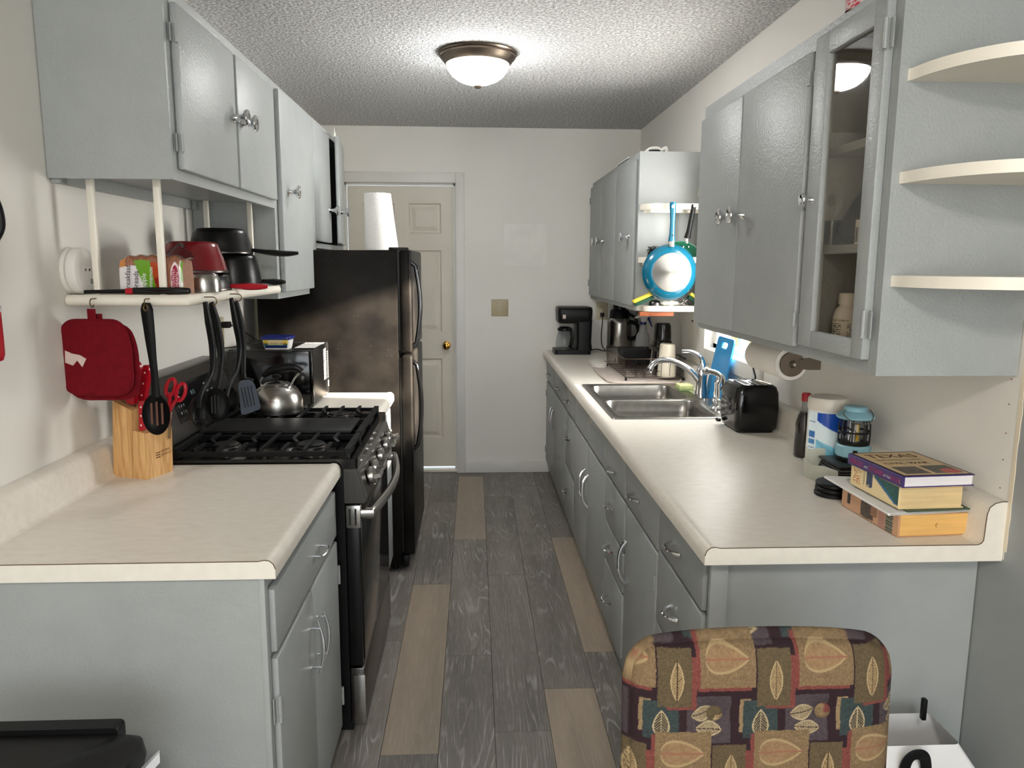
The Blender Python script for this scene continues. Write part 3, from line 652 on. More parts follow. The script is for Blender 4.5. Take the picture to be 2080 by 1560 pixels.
# back guard
bg_ = obj('back_guard', (lambda bm: (prism(bm, [(-1.082, .90), (-.945, .90), (-.952, .955), (-1.018, 1.150), (-1.03, 1.158), (-1.082, 1.158)], 'Y', SY0+.004, SY1-.004), bm)[1])(BM()), steeld_m, t)
def on_guard(u, y, h=.001): # u 0..1 up the slope
    return Vector((-.952+(-.066)*u+h*.95, y, .955+.195*u+h*.32))
bm = BM(); q = [on_guard(.22, 2.50, .0015), on_guard(.22, 2.93, .0015), on_guard(.82, 2.93, .0015), on_guard(.82, 2.50, .0015)]; q2 = [p-Vector((.004, 0, .001)) for p in q]
skin(bm, [[bm.verts.new(p) for p in q], [bm.verts.new(p) for p in q2]]); obj('display_panel', bm, blackg_m, bg_)
gv = Vector((-.066, 0, .195)).normalized(); white_print = M('white_print', (205, 205, 205), .5)
for r in range(4):
    for c in range(3): text('%d' % ((r*3+c+1) % 10), .012, on_guard(.68-.11*r, 2.53+c*.02, .002), (0, 1, 0), gv, white_print, bg_)
for r in range(3):
    for c in range(2): text(('BAKE', 'BROIL', 'CLEAN', 'TIMER', 'START', 'OFF')[r*2+c], .008, on_guard(.66-.14*r, 2.80+c*.05, .002), (0, 1, 0), gv, white_print, bg_)
text('8:15', .022, on_guard(.58, 2.665, .002), (0, 1, 0), gv, M('clock_print', (120, 150, 160), .5), bg_)
# burners
for x, y, r in ((-.80, 2.43, .045), (-.53, 2.43, .05), (-.80, 2.94, .04), (-.53, 2.94, .045), (-.66, 2.68, .04)):
    b_ = obj('burner', lathe(BM(), [(r*1.25, .926), (r*1.2, .932), (r, .934), (r, .940), (r*.95, .943)], (x, y, 0), n=28), steeld_m, t)
    obj('burner_cap', lathe(BM(), [(r*.86, .943), (r*.88, .947), (r*.8, .950)], (x, y, 0), n=28), iron_m, b_)
# grates
def bar(bm, p, q, w=.0055, h=.011):
    p = Vector(p); q = Vector(q); d = (q-p).normalized(); s = Vector((-d.y, d.x, 0)).normalized() if abs(d.z) < .9 else Vector((1, 0, 0)); up = s.cross(d)
    a = [bm.verts.new(p+s*i*w+up*j*h*.5) for i, j in ((-1, -1), (-.6, 1), (.6, 1), (1, -1))]; b = [bm.verts.new(q+s*i*w+up*j*h*.5) for i, j in ((-1, -1), (-.6, 1), (.6, 1), (1, -1))]
    skin(bm, [a, b])
gz = .951; gx0, gx1 = -.925, -.395
for k, (a, b_) in enumerate(((SY0+.02, 2.552), (2.815, SY1-.02))):
    bm = BM()
    for x in (gx0, gx1): bar(bm, (x, a, gz-.004), (x, b_, gz-.004), .009, .016)
    for y in (a, b_): bar(bm, (gx0, y, gz-.012), (gx1, y, gz-.012), .006, .016)
    for x, y in ((gx0, a), (gx1, a), (gx0, b_), (gx1, b_)): bar(bm, (x, y, .926), (x, y, gz), .007, .012)
    gr = obj('grate', bm, iron_m, t)
    xs_ = np.linspace(gx0+.066, gx1-.066, 7)
    for i, x in enumerate(xs_):
        bm = BM(); mid = (a+b_)/2
        if i in (1, 3, 5): bar(bm, (x, a, gz), (x, b_, gz)); obj('finger', bm, iron_m, gr)
        else:
            for y, yy, s in ((a, a+.085, 1), (b_, b_-.085, -1)):
                bar(bm, (x, y, gz), (x, yy, gz)); bar(bm, (x, yy, gz), (x+.016, yy+s*.018, gz-.008))
            obj('finger', bm, iron_m, gr)
bm = BM(); box(bm, gx0+.01, gx1-.03, 2.572, 2.795, .945, .958, .004); obj('griddle_plate', bm, iron_m, t)
bm = BM(); bar(bm, (gx1, 2.56, gz-.004), (gx1, 2.808, gz-.004), .010, .018); obj('center_grate_bar', bm, iron_m, t); bm = BM(); bar(bm, (gx0, 2.56, gz-.004), (gx0, 2.808, gz-.004), .010, .018); obj('center_grate_bar', bm, iron_m, t)

# ================================================================ REFRIGERATOR
t = thing('refrigerator', 'black top-freezer refrigerator with curved handles by the door', 'refrigerator', (-.68, 4.0, 0))
FY0, FY1 = 3.632, 4.36
obj('body', box(BM(), -1.02, -.362, FY0, FY1, .03, 1.588, .006), fridge_m, t)
for z0, z1, hz0, hz1 in ((.085, 1.09, .62, 1.06), (1.102, 1.592, 1.125, 1.535)):
    bm = BM(); box(bm, -.352, -.298, FY0, FY1, z0, z1, .012, 3); d = obj('door', bm, fridge_m, t)
    obj('gasket', box(BM(), -.362, -.352, FY0+.012, FY1-.012, z0+.01, z1-.01), black_m, d)
    bm = BM(); up_ = z0 > 1
    pts = [(-.30, FY0+.045, hz0 if not up_ else hz0), (-.278, FY0+.045, hz0+.02)]+[(-.278+.020*math.sin(PI*u), FY0+.045, hz0+.02+u*(hz1-hz0-.04)) for u in np.linspace(.08, .92, 14)]+[(-.278, FY0+.045, hz1-.02), (-.30, FY0+.045, hz1)]
    tube(bm, pts, .011, 10, flat=1.3, up=(0, 1, 0)); obj('door_handle', bm, blackg_m, d)
obj('hinge_cover', box(BM(), -.40, -.31, FY0+.01, FY0+.06, 1.588, 1.602, .004), black_m, t)
obj('toe_grille', box(BM(), -.36, -.33, FY0+.01, FY1-.01, .02, .08, .004), black_m, t)
for x, y in ((-.40, FY0+.05), (-.95, FY0+.05), (-.40, FY1-.05), (-.95, FY1-.05)): obj('foot', cyl(BM(), (x, y, 0), (x, y, .03), .018), black_m, t)
# roll on top
bm = BM(); loops = []
for z, cx, cy_, r in ((1.589, -.44, 3.712, .078), (1.60, -.44, 3.712, .0785), (1.70, -.446, 3.712, .072), (1.83, -.454, 3.712, .0645), (1.853, -.455, 3.712, .063)):
    loops.append([bm.verts.new((cx+r*math.cos(a), cy_+r*math.sin(a), z)) for a in np.linspace(0, 2*PI, 40, endpoint=False)])
skin(bm, loops)
o = obj('paper_towel_roll', bm, M('embossed_paper', (240, 238, 234), .8, bump=1, bs=120, var=.02), None); tag(o, 'white roll of paper towels standing on the refrigerator', 'paper towels')

# ================================================================ MICROWAVE
t = thing('microwave', 'black microwave oven on the narrow counter beside the refrigerator', 'microwave', (-.88, 3.38, .914))
MY0, MY1, MX0, MX1, MZ0, MZ1 = 3.215, 3.575, -1.038, -.683, .928, 1.163
obj('case', box(BM(), MX0, MX1, MY0+.02, MY1, MZ0, MZ1, .005), M('microwave_black', (22, 22, 23), .32, var=.1), t)
d = obj('door', box(BM(), MX0, MX1-.012, MY0, MY0+.02, MZ0+.003, MZ1-.004, .004), blackg_m, t)
bm = BM(); a = rrect(MX0+.02, MX1-.075, MZ0+.035, MZ1-.035, .02); c_ = rrect(MX0+.032, MX1-.087, MZ0+.047, MZ1-.047, .014)
skin(bm, [[bm.verts.new((x, MY0-.0005, z)) for x, z in a], [bm.verts.new((x, MY0+.004, z)) for x, z in c_]], cap=False); obj('window_bezel', bm, black_m, d)
obj('side_trim', box(BM(), MX1-.011, MX1, MY0+.004, MY0+.02, MZ0+.003, MZ1-.004, .002), blackg_m, t)
for x in (MX0+.04, MX1-.02):
    for y in (MY0+.03, MY1-.03): obj('foot', cyl(BM(), (x, y, .914), (x, y, MZ0+.002), .012, n=12), black_m, t)
def sticker(u, v):
    c = np.tile(L3((230, 230, 228)), (len(u), 1)); k = ((v*30).astype(int) % 2 == 0) & (u > .15) & (u < .85) & (noise2(u, v, 12, 2) > .55); c[k] = L3((120, 120, 122)); return c
surf('sticker', lambda u, v: (np.full_like(u, MX1+.0006), MY0+.235+u*.055, 1.0+v*.142), sticker, 12, 40, print_m, t)
surf('sticker', lambda u, v: (np.full_like(u, MX1+.0006), MY0+.325+u*.022, .958+v*.026), lambda u, v: np.tile(L3((225, 225, 222)), (len(u), 1)), 2, 2, print_m, t)
bm = BM()
for i in range(15): box(bm, MX1-.001, MX1+.0008, MY0+.315, MY0+.345, 1.0+i*.0085, 1.0035+i*.0085)
obj('vent_slots', bm, M('vent_edge', (120, 120, 118), .4), t)['kind'] = 'stuff'
# butter tub on the microwave
t = thing('butter_tub', 'small white butter tub with a navy lid on top of the microwave', 'tub', (-.837, 3.28, 1.163))
def tubloop(bm, z, sx_, sy_): return [bm.verts.new((x, y, z)) for x, y in rrect(-.837-sx_, -.837+sx_, 3.275-sy_, 3.275+sy_, .018)]
bm = BM(); skin(bm, [tubloop(bm, 1.1635, .050, .034), tubloop(bm, 1.170, .053, .037), tubloop(bm, 1.206, .059, .043)]); obj('tub', bm, cwhite_m, t)
bm = BM(); skin(bm, [tubloop(bm, 1.205, .062, .046), tubloop(bm, 1.207, .0635, .0475), tubloop(bm, 1.216, .0635, .0475), tubloop(bm, 1.219, .061, .045), tubloop(bm, 1.217, .056, .04)]); obj('lid', bm, navy_m, t)
def tublabel(u, v):
    c = np.tile(L3((232, 218, 160)), (len(u), 1)); c[(v < .62) & (np.abs(u-.5) > .3+.18*(v-.35))] = L3((50, 84, 56)); c[(u < .2) & (v > .6)] = L3((224, 190, 70)); c[(u > .8) & (v > .55)] = L3((240, 210, 90)); c[v < .36] = L3((26, 44, 98)); c[(v > .36) & (v < .4)] = L3((120, 190, 180))
    c[(np.hypot((u-.53)*3, v-.56) < .13)] = L3((60, 50, 70)); c[(np.hypot((u-.53)*3, v-.56) < .09)] = L3((230, 210, 190)); return c
surf('front_label', lambda u, v: (-.837+(u-.5)*(.092+.012*v), 3.2375-.0062*v-.0012, 1.170+v*.034), tublabel, 60, 24, printg_m, t)
tx = M('label_red_print', (150, 40, 30), .5); text('LAND', .0115, (-.866, 3.2325, 1.1855), (1, 0, 0), (0, -.18, 1), tx, t, lift=.001); text('LAKES', .0115, (-.824, 3.2325, 1.1855), (1, 0, 0), (0, -.18, 1), tx, t, lift=.001)
o = obj('paper_sheet', box(BM(), -.775, -.69, 3.30, 3.52, 1.1632, 1.1645), paper_m, None); tag(o, 'sheet of white paper lying on the microwave behind the butter tub', 'paper')
# double outlet with black plug and cord on the left wall
t = thing('wall_outlet', 'ivory outlet on the left wall with a black plug in it', 'outlet', (XL, 3.27, 1.18))
obj('plate', box(BM(), XL, XL+.007, 3.205, 3.335, 1.175, 1.295, .003), ivory_m, t)
for y in (3.24, 3.30):
    for z in (1.208, 1.262):
        f = obj('socket', box(BM(), XL+.007, XL+.009, y-.016, y+.016, z-.014, z+.014, .002), ivory_m, t)
        obj('slots', (lambda bm: (box(bm, XL+.009, XL+.0095, y-.007, y-.004, z-.002, z+.008), box(bm, XL+.009, XL+.0095, y+.004, y+.007, z-.002, z+.008), box(bm, XL+.009, XL+.0095, y-.002, y+.002, z-.01, z-.006), bm)[3])(BM()), dark_m, f)
t = thing('power_cord', 'black plug and cord running from the left wall outlet to the microwave', 'cord', (XL+.05, 3.34, 1.17))
obj('plug', box(BM(), XL+.009, XL+.045, 3.285, 3.318, 1.25, 1.277, .004), black_m, t)
bm = BM(); tube(bm, smooth_pts([(XL+.045, 3.305, 1.262), (XL+.075, 3.36, 1.235), (XL+.10, 3.45, 1.19), (XL+.115, 3.49, 1.176), (XL+.10, 3.46, 1.1675), (XL+.05, 3.30, 1.1675), (XL+.03, 3.23, 1.17)]), .0028, 7); obj('cord', bm, black_m, t)

# ================================================================ KETTLE
kx, ky, kz = -.76, 2.925, .9575
t = thing('kettle', 'stainless whistling kettle with black handle on the rear left of the stove', 'kettle', (kx, ky, kz))
obj('body', lathe(BM(), [(.086, 0), (.094, .004), (.0955, .02), (.0945, .045), (.089, .068), (.077, .088), (.062, .100), (.052, .105), (.049, .106)], (kx, ky, kz), n=40), steel_m, t)
obj('base_band', lathe(BM(), [(.090, -.002), (.0965, .001), (.0965, .008), (.094, .009)], (kx, ky, kz), n=40), steeld_m, t)
l_ = obj('lid', lathe(BM(), [(.050, .105), (.0505, .108), (.044, .113), (.02, .119), (.006, .121)], (kx, ky, kz), n=32), steel_m, t)
obj('lid_knob', lathe(BM(), [(.005, .12), (.006, .130), (.016, .133), (.018, .138), (.015, .143), (.004, .144)], (kx, ky, kz), n=20), black_m, l_)
bm = BM(); cyl(bm, (kx-.070, ky-.01, kz+.062), (kx-.112, ky-.02, kz+.092), .021, .0165, 18); sp = obj('spout', bm, steel_m, t)
bm = BM(); cyl(bm, (kx-.110, ky-.02, kz+.090), (kx-.124, ky-.023, kz+.10), .018, .019, 18); tube(bm, [(kx-.118, ky-.022, kz+.11), (kx-.112, ky-.02, kz+.13), (kx-.085, ky-.015, kz+.118)], .007, 8, flat=1.6); obj('spout_cap', bm, black_m, sp)
for a_, b_, c_ in (((-.058, .096), (-.060, .12), (-.045, .142)), ((.052, .10), (.068, .128), (.092, .157))):
    bm = BM(); tube(bm, [(kx+q[0], ky, kz+q[1]) for q in (a_, b_, c_)], .0032, 8, flat=2.6, up=(0, 1, 0)); h_ = obj('handle_bracket', bm, chrome_m, t)
bm = BM(); tube(bm, smooth_pts([(kx-.052, ky, kz+.140), (kx-.02, ky, kz+.158), (kx+.03, ky, kz+.170), (kx+.075, ky, kz+.170), (kx+.098, ky, kz+.154)]), [.009, .012, .0125, .012, .009], 12, flat=1.3); obj('handle', bm, black_m, h_)
# ================================================================ LEFT SIDE SMALL THINGS
# knife block
t = local('knife_block', 'light wooden knife block holding red-handled knives, on the left counter', 'knife block', (-.926, 2.131, .914), math.radians(-20))
# local frame: x along the side (front at 0, back negative), y depth, z up
bm = BM(); prism(bm, [(-.122, 0), (-.052, 0), (-.040, .198), (-.104, .222)], 'Y', 0, .10); obj('rear_block', bm, blockwood_m, t)
bm = BM(); prism(bm, [(-.050, 0), (0, 0), (.006, .134), (-.032, .140), (-.0415, .138)], 'Y', 0, .10); fb = obj('front_block', bm, blockwood_m, t)
brown_print = M('burnt_print', (96, 54, 26), .6)
for i in range(3):
    for j in range(3): obj('brand_dot', (lambda bm: (cyl(bm, (.0026+.0002*j, .036+i*.006, .056+j*.007), (.0042, .036+i*.006, .056+j*.007), .0019, n=8), bm)[1])(BM()), brown_print, fb)
text('SLICING', .0095, (.0036, .053, .068), (0, 1, .05), (.04, 0, 1), brown_print, fb, lift=.0012); text('CLASSICS', .0095, (.0030, .053, .057), (0, 1, .05), (.04, 0, 1), brown_print, fb, lift=.0012)
def knife(x, y, z, lean, L, w, group='red knives in the block', lab='red-handled knife in the wooden block', blade=.0, tilt=0):
    k = local('knife', lab, 'knife', Vector((-.926, 2.131, .914))+Matrix.Rotation(math.radians(-20), 3, 'Z') @ Vector((x, y, z)), math.radians(-20))
    mt = Matrix.Rotation(math.radians(lean), 4, 'Y') @ Matrix.Rotation(math.radians(tilt), 4, 'X')
    bm = BM(); pts = [(-w*.5, 0), (w*.5, 0), (w*.42, L*.25), (w*.46, L*.6), (w*.62, L*.9), (w*.3, L), (-w*.35, L), (-w*.55, L*.8), (-w*.42, L*.5), (-w*.44, L*.2)]
    prism(bm, poly_pts(pts, w*.25, 2), 'Y', -.008, .008); xform(bm, mt); obj('handle', bm, red_m, k)
    bm = BM(); box(bm, -w*.5, w*.5, -.0012, .0012, -.02-blade, .002); xform(bm, mt @ Matrix.Translation((0, 0, 0))); obj('blade', bm, steel_m, k)
    for q in (.18, .5, .8):
        for s in (-1, 1):
            bm = BM(); cyl(bm, (0, s*.0079, L*q), (0, s*.0086, L*q), .0028, n=10); xform(bm, mt); obj('rivet', bm, paper_m, k)
    return k
knife(-.092, .022, .232, -8, .115, .026, lab='red-handled knife at the back left of the wooden block, next to the oven mitts', blade=.03)
knife(-.062, .026, .212, 12, .125, .030, lab='large red-handled knife with three white rivets in the block top', blade=.02)
knife(-.060, .066, .212, 14, .11, .024, lab='red-handled knife behind the large knife in the block top', blade=.02)
for i, yy in enumerate((.020, .040, .060, .080)):
    knife(-.022, yy, .139, 4, .085-.012*(i == 2), .017, lab='short red-handled steak knife, %s in the low front slots of the block' % ('nearest', 'second from the nearest', 'third from the nearest', 'farthest')[i])
# scissors
k = local('scissors', 'red-handled scissors standing in the back of the wooden knife block', 'scissors', (-.878, 2.205, 1.115), math.radians(-12))
for s in (-1, 1):
    bm = BM(); pts = [(s*.017+.013*math.cos(a), 0, .05+.027*math.sin(a)) for a in np.linspace(0, 2*PI, 20, endpoint=False)]; tube(bm, pts, .0052, 8, closed=True); tube(bm, [(s*.014, 0, .034), (s*.004, 0, 0), (0, 0, -.04)], [.005, .006, .004], 8); xform(bm, Matrix.Rotation(math.radians(22), 4, 'Y')); obj('grip', bm, red_m, k)
bm = BM(); box(bm, -.008, .008, -.001, .001, -.10, -.02); xform(bm, Matrix.Rotation(math.radians(10), 4, 'Y')); obj('blade', bm, steel_m, k)

# smoke detector lying against the wall on the shelf
t = thing('smoke_detector', 'round white smoke detector standing against the left wall on the shelf', 'smoke detector', (XL+.03, 2.12, 1.437))
sc = (XL, 2.125, 1.5)
obj('base_plate', lathe(BM(), [(.060, 0), (.0625, .002), (.0625, .012), (.058, .014)], sc, (1, 0, 0), 48), cwhite_m, t)
obj('case', lathe(BM(), [(.056, .014), (.0615, .017), (.0625, .03), (.0605, .040), (.056, .0435), (.04, .045), (.005, .0455)], sc, (1, 0, 0), 48), cwhite_m, t)
for y, z, r in ((2.108, 1.503, .004), (2.128, 1.503, .0045)): obj('test_button', lathe(BM(), [(r, .045), (r, .048), (r*.7, .0485)], (XL, y, z), (1, 0, 0), 16), chrome_m, t)
for i in range(4): obj('slot', box(BM(), XL+.0445, XL+.0465, 2.135, 2.147, 1.466+i*.0035, 1.4675+i*.0035), dark_m, t)
# bread loaf
t = thing('bread_loaf', 'bagged sliced breakfast bread loaf on the hanging shelf', 'bread', (-.875, 2.17, 1.437))
bx0, bx1, by0, by1, bz = -.966, -.797, 2.135, 2.225, 1.4375
def loaf(u, v, off=0):
    # u along x, v around front: 0 bottom front -> 1 bottom back
    a = v*PI; x = bx0+u*(bx1-bx0)
    ez = np.sin(a)**.42; ey = np.sign(np.cos(a))*np.abs(np.cos(a))**.42
    pinch = 1-.10*np.abs(2*u-1)**6+.018*np.sin(u*34+v*9)*np.sin(v*PI)
    return x, (by0+by1)/2-ey*(by1-by0)/2*pinch-off, bz+ez*.106*pinch+.0
def loafcol(u, v):
    c = np.tile(L3((150, 98, 74)), (len(u), 1)); n = noise2(u, v, 30, 3); c = c*(.75+.5*n)[:, None]
    sl = (np.sin(u*120) > .75) & (v > .2); c[sl] *= .7
    c[(u < .1) & (v > .12) & (v < .6)] = L3((196, 128, 62))
    z = np.sin(np.clip(v, 0, 1)*PI)**.42; f = (v < .45) & (z < .93)
    c[f & (u < .44-.24*z) & (z < .72)] = L3((226, 222, 222))
    c[f & (u > .44-.24*z) & (u < .60-.13*z) & (z < .88)] = L3((104, 158, 34))
    c[f & (u > .60-.13*z) & (u < .66) & (z < .80)] = L3((176, 66, 22)); c[f & (u > .60-.13*z) & (u < .66) & (z < .45)] = L3((140, 24, 24))
    c[f & (u > .62) & (z < .12)] = L3((150, 20, 40))
    r = np.hypot((u-.885)/.062, (z-.42)/.36); c[f & (r < 1.15)] = L3((232, 220, 220)); c[f & (r < .95)] = L3((150, 14, 56))
    c[f & (u > .95)] = L3((214, 210, 196)); c[f & (u > .972) & (z > .3)] = L3((120, 164, 60)); return c
surf('bag_and_loaf', loaf, loafcol, 150, 60, printg_m, t)
for u in (0, 1):
    bm = BM(); bm.faces.new([bm.verts.new(tuple(float(q[0]) for q in loaf(np.array([u*1.0]), np.array([v])))) for v in np.linspace(0, 1, 21)])
    obj('bag_end', bm, M('bread_end', (150, 104, 78), .5, var=.2, vs=60), t)
bm = BM(); lp = []
for z, w, d in ((1.530, .034, .03), (1.548, .03, .02), (1.558, .018, .012), (1.572, .012, .006)): lp.append([bm.verts.new((-.822+w*math.cos(a)*(1+.25*math.sin(5*a))+(.01 if z > 1.56 else 0), 2.18+d*math.sin(a), z+.008*math.cos(3*a))) for a in np.linspace(0, 2*PI, 20, endpoint=False)])
skin(bm, lp); obj('bag_twist', bm, plastic_clear_m, t)
dkp = M('dark_print', (36, 26, 30), .5); wtp = M('white_lettering', (236, 236, 228), .5); pkp = M('pink_print', (240, 190, 200), .5)
def bread_text(s, size, x, z, mat):
    text(s, size, (x, by0-.0075, z), (.08, 0, 1), (-1, 0, .08), mat, t, lift=.001)
bread_text('Breakfast', .0195, -.936, 1.443, dkp); bread_text('Breads', .0195, -.914, 1.447, dkp)
bread_text('Apple', .018, -.893, 1.452, wtp); bread_text('Cinnamon', .0158, -.876, 1.445, wtp)
bread_text('COUNTRY', .0105, -.816, 1.456, pkp); bread_text('HEARTH', .0105, -.806, 1.458, pkp)
# black and red lighter
t = thing('utility_lighter', 'long black utility lighter with a red band on the shelf edge', 'lighter', (-.91, 2.105, 1.437))
zz = 1.4475
obj('nozzle', cyl(BM(), (-1.045, 2.104, zz-.003), (-.935, 2.104, zz-.001), .005, .0062, 14), black_m, t)
obj('red_band', cyl(BM(), (-.935, 2.104, zz-.001), (-.916, 2.104, zz), .0085, .0085, 16), red_m, t)
bm = BM(); tube(bm, smooth_pts([(-.916, 2.104, zz), (-.87, 2.104, zz+.001), (-.80, 2.104, zz+.001), (-.772, 2.104, zz+.0005)]), [.0085, .0095, .0098, .0085], 14); sphere(bm, (-.772, 2.104, zz+.0005), .0085, u=14, v=8); obj('handle', bm, blackg_m, t)
# cookware on the shelf
def pot(name, label, cat, c, r, h, mat, rim_down=True, flare=1.0, taper=.9, handle=None, hmat=black_m, z0=None, inner=black_m):
    t = thing(name, label, cat, c)
    x, y, z = c
    prof = [(r, 0), (r*1.015, .002), (r*1.0, .006), (r*(1-.3*(1-taper)), h*.35), (r*taper, h*.8), (r*taper*.95, h*.92), (r*taper*.86, h*.985), (r*taper*.75, h), (.002, h)]
    b_ = obj('body', lathe(BM(), prof, c, n=44), mat, t)
    obj('rim', lathe(BM(), [(r*1.0, -.0005), (r*1.02, .001), (r*1.02, .005), (r*1.0, .0065)], c, n=44, cap=False), steeld_m, t)
    if handle:
        a, L_, hz, rise = handle; d = Vector((math.cos(a), math.sin(a), 0)); p = Vector(c)+d*r*.98+Vector((0, 0, hz))
        bm = BM(); tube(bm, smooth_pts([p, p+d*L_*.3+Vector((0, 0, rise*.6)), p+d*L_*.7+Vector((0, 0, rise)), p+d*L_+Vector((0, 0, rise*.8))]), [.009, .013, .017, .015, .008], 10, flat=.7, up=(0, 0, 1))
        obj('handle', bm, hmat, t)
    return t
pot('frying_pan', 'upturned black pan with red handle at the bottom of the shelf stack', 'pan', (-.88, 2.49, 1.4375), .098, .055, blacks_m, taper=.96, handle=(math.radians(14), .115, .012, -.002), hmat=red_m)
pot('saucepan', 'upturned dark red enamel saucepan resting on the black pan', 'saucepan', (-.89, 2.47, 1.4935), .106, .096, redpot_m, taper=.80)
pot('saucepan', 'upturned black saucepan under the larger pot on the shelf', 'saucepan', (-.865, 2.80, 1.4375), .098, .118, blacks_m, taper=.88, handle=(math.radians(20), .085, .022, -.004))
pot('cooking_pot', 'large upturned black pot with long handle topping the right stack', 'pot', (-.90, 2.79, 1.5565), .108, .088, blacks_m, taper=.86, handle=(math.radians(10), .16, .014, -.012))
t = thing('steel_cup', 'small upturned stainless cup at the front of the shelf', 'cup', (-.80, 2.31, 1.4375))
obj('body', lathe(BM(), [(.046, 0), (.0465, .002), (.046, .02), (.0445, .042), (.039, .052), (.028, .057), (.002, .058)], (-.80, 2.31, 1.4375), n=36), steel_m, t)
surf('label', lambda u, v: (-.80+.0472*np.cos(math.radians(212)+u*.35), 2.31+.0472*np.sin(math.radians(212)+u*.35), 1.455+v*.026), lambda u, v: np.where((v > .25)[:, None], L3((228, 226, 224)), L3((190, 110, 120))), 8, 6, print_m, t)

# oven mitts (two square pot holders) on the first hook
def potholder(label, cx, y, cz, w, h, th, rotz, patch=False):
    t = thing('pot_holder', label, 'pot holder', (cx, y, cz-h/2), 'red pot holders on the first hook' if 0 else None)
    def outline(s): return poly_pts([(-w/2*s, -h/2*s), (w/2*s, -h/2*s), (w/2*1.0*s, h*.2*s), (w*.40*s, h/2*s), (-w*.40*s, h/2*s), (-w/2*1.02*s, h*.2*s)], [.055, .05, .05, .06, .06, .05], 6)
    bm = BM(); lp = []
    for s, d in ((.93, -th*.4), (.985, -th*.5), (1, -th*.3), (1, th*.3), (.985, th*.5), (.93, th*.4)):
        lp.append([bm.verts.new((p.x, d, p.y)) for p in outline(s)])
    skin(bm, lp); M_ = Matrix.Translation((cx, y, cz)) @ Matrix.Rotation(rotz, 4, 'Z'); xform(bm, M_); obj('pad', bm, redcloth_m, t)
    bm = BM(); tube(bm, [Vector((p.x*1.002, 0, p.y*1.002)) for p in outline(.992)], .0045, 8, closed=True); xform(bm, M_); obj('binding', bm, redcloth_m, t)
    bm = BM(); box(bm, -.013, .009, -.002, .002, h/2-.012, h/2+.03, .0015); xform(bm, M_); obj('hanging_loop', bm, redcloth_m, t)
    if patch:
        bm = BM(); prism(bm, [(-.078, -.012), (-.058, -.02), (-.046, -.006), (-.034, -.024), (-.022, -.002), (-.038, .008), (-.058, .012), (-.076, .02)], 'Y', -th*.5-.001, -th*.5+.001); xform(bm, M_); obj('torn_patch', bm, M('pale_lining', (206, 184, 176), .9, bump=.6, bs=200), t)
    return t
potholder('front red quilted pot holder with a torn pale patch on the first hook', -1.005, 2.054, 1.272, .188, .20, .012, math.radians(-2), True)
potholder('back red quilted pot holder behind the torn one on the first hook', -.998, 2.073, 1.258, .186, .20, .012, math.radians(1))
# hanging black utensils
def bowl_head(bm, c, w, h, depth, nrm, up, slots=0, n=28):
    """spoon bowl: elliptical dish"""
    c = Vector(c); nrm = Vector(nrm).normalized(); up = Vector(up).normalized(); s = up.cross(nrm).normalized()
    lp = []
    for k, q in ((1, 0), (.985, .002), (.8, -depth*.55), (.5, -depth*.88), (.15, -depth), (.02, -depth)):
        lp.append([bm.verts.new(c+s*(w/2*k*math.cos(a))+up*(h/2*k*math.sin(a))+nrm*q) for a in np.linspace(0, 2*PI, n, endpoint=False)])
    for k, q in ((.02, -depth-.003), (.5, -depth*.9-.003), (.82, -depth*.55-.003), (1.01, -.001)):
        lp.append([bm.verts.new(c+s*(w/2*k*math.cos(a))+up*(h/2*k*math.sin(a))+nrm*q) for a in np.linspace(0, 2*PI, n, endpoint=False)])
    return skin(bm, lp, closed=True)
def slot_part(parent, c, nrm, up, xs_, L_, w, mat, off=.0):
    c = Vector(c); nrm = Vector(nrm).normalized(); up = Vector(up).normalized(); s = up.cross(nrm).normalized()
    for x, l in zip(xs_, L_):
        bm = BM(); pts = rrect(-w/2, w/2, -l/2, l/2, w*.45, 3)
        extrude(bm, pts, lambda a, b: c+s*(x+a)+up*b+nrm*off, lambda a, b: c+s*(x+a)+up*b+nrm*(off-.0015)); obj('slot', bm, mat, parent)
nyl = M("black_nylon", (9, 9, 10), .45, var=.1, spec=.14)
def utensil_handle(t, top, pts, rads, flat=.55, up=(0, -1, 0), mat=black_m):
    bm = BM(); tube(bm, smooth_pts(pts), [q*1.22 for q in rads], 12, flat=flat, up=up); h_ = obj('handle', bm, nyl, t)
    p = Vector(top); a = Vector(pts[1])-Vector(pts[0]); return h_
nyl = M('black_nylon', (9, 9, 10), .45, var=.1, spec=.14); slotm = M('slot_brown', (96, 60, 44), .8)  # plain brown inlays mark the slots of the spoon
t = thing('slotted_spoon', 'black slotted spoon facing forward on the second hook', 'spoon', (-.86, 2.06, 1.07))
ps = [(-.866, 2.06, 1.418), (-.866, 2.06, 1.395), (-.864, 2.06, 1.355), (-.861, 2.06, 1.29), (-.858, 2.06, 1.23), (-.858, 2.06, 1.165)]
h_ = utensil_handle(t, ps[0], ps, [.008, .0135, .013, .0115, .009, .008, .010], .5)
obj('hole_rim', (lambda bm: (tube(bm, [(-.866+.0055*math.cos(a), 2.0525, 1.405+.008*math.sin(a)) for a in np.linspace(0, 2*PI, 16, endpoint=False)], .0014, 6, closed=True), bm)[1])(BM()), hook_m, h_)
b_ = obj('bowl', bowl_head(BM(), (-.860, 2.058, 1.117), .074, .112, .014, (0, -1, .05), (0, .05, 1)), nyl, t)
slot_part(b_, (-.860, 2.068, 1.118), (0, -1, .05), (0, .05, 1), (-.014, 0, .014), (.058, .066, .058), .0055, slotm, .004)
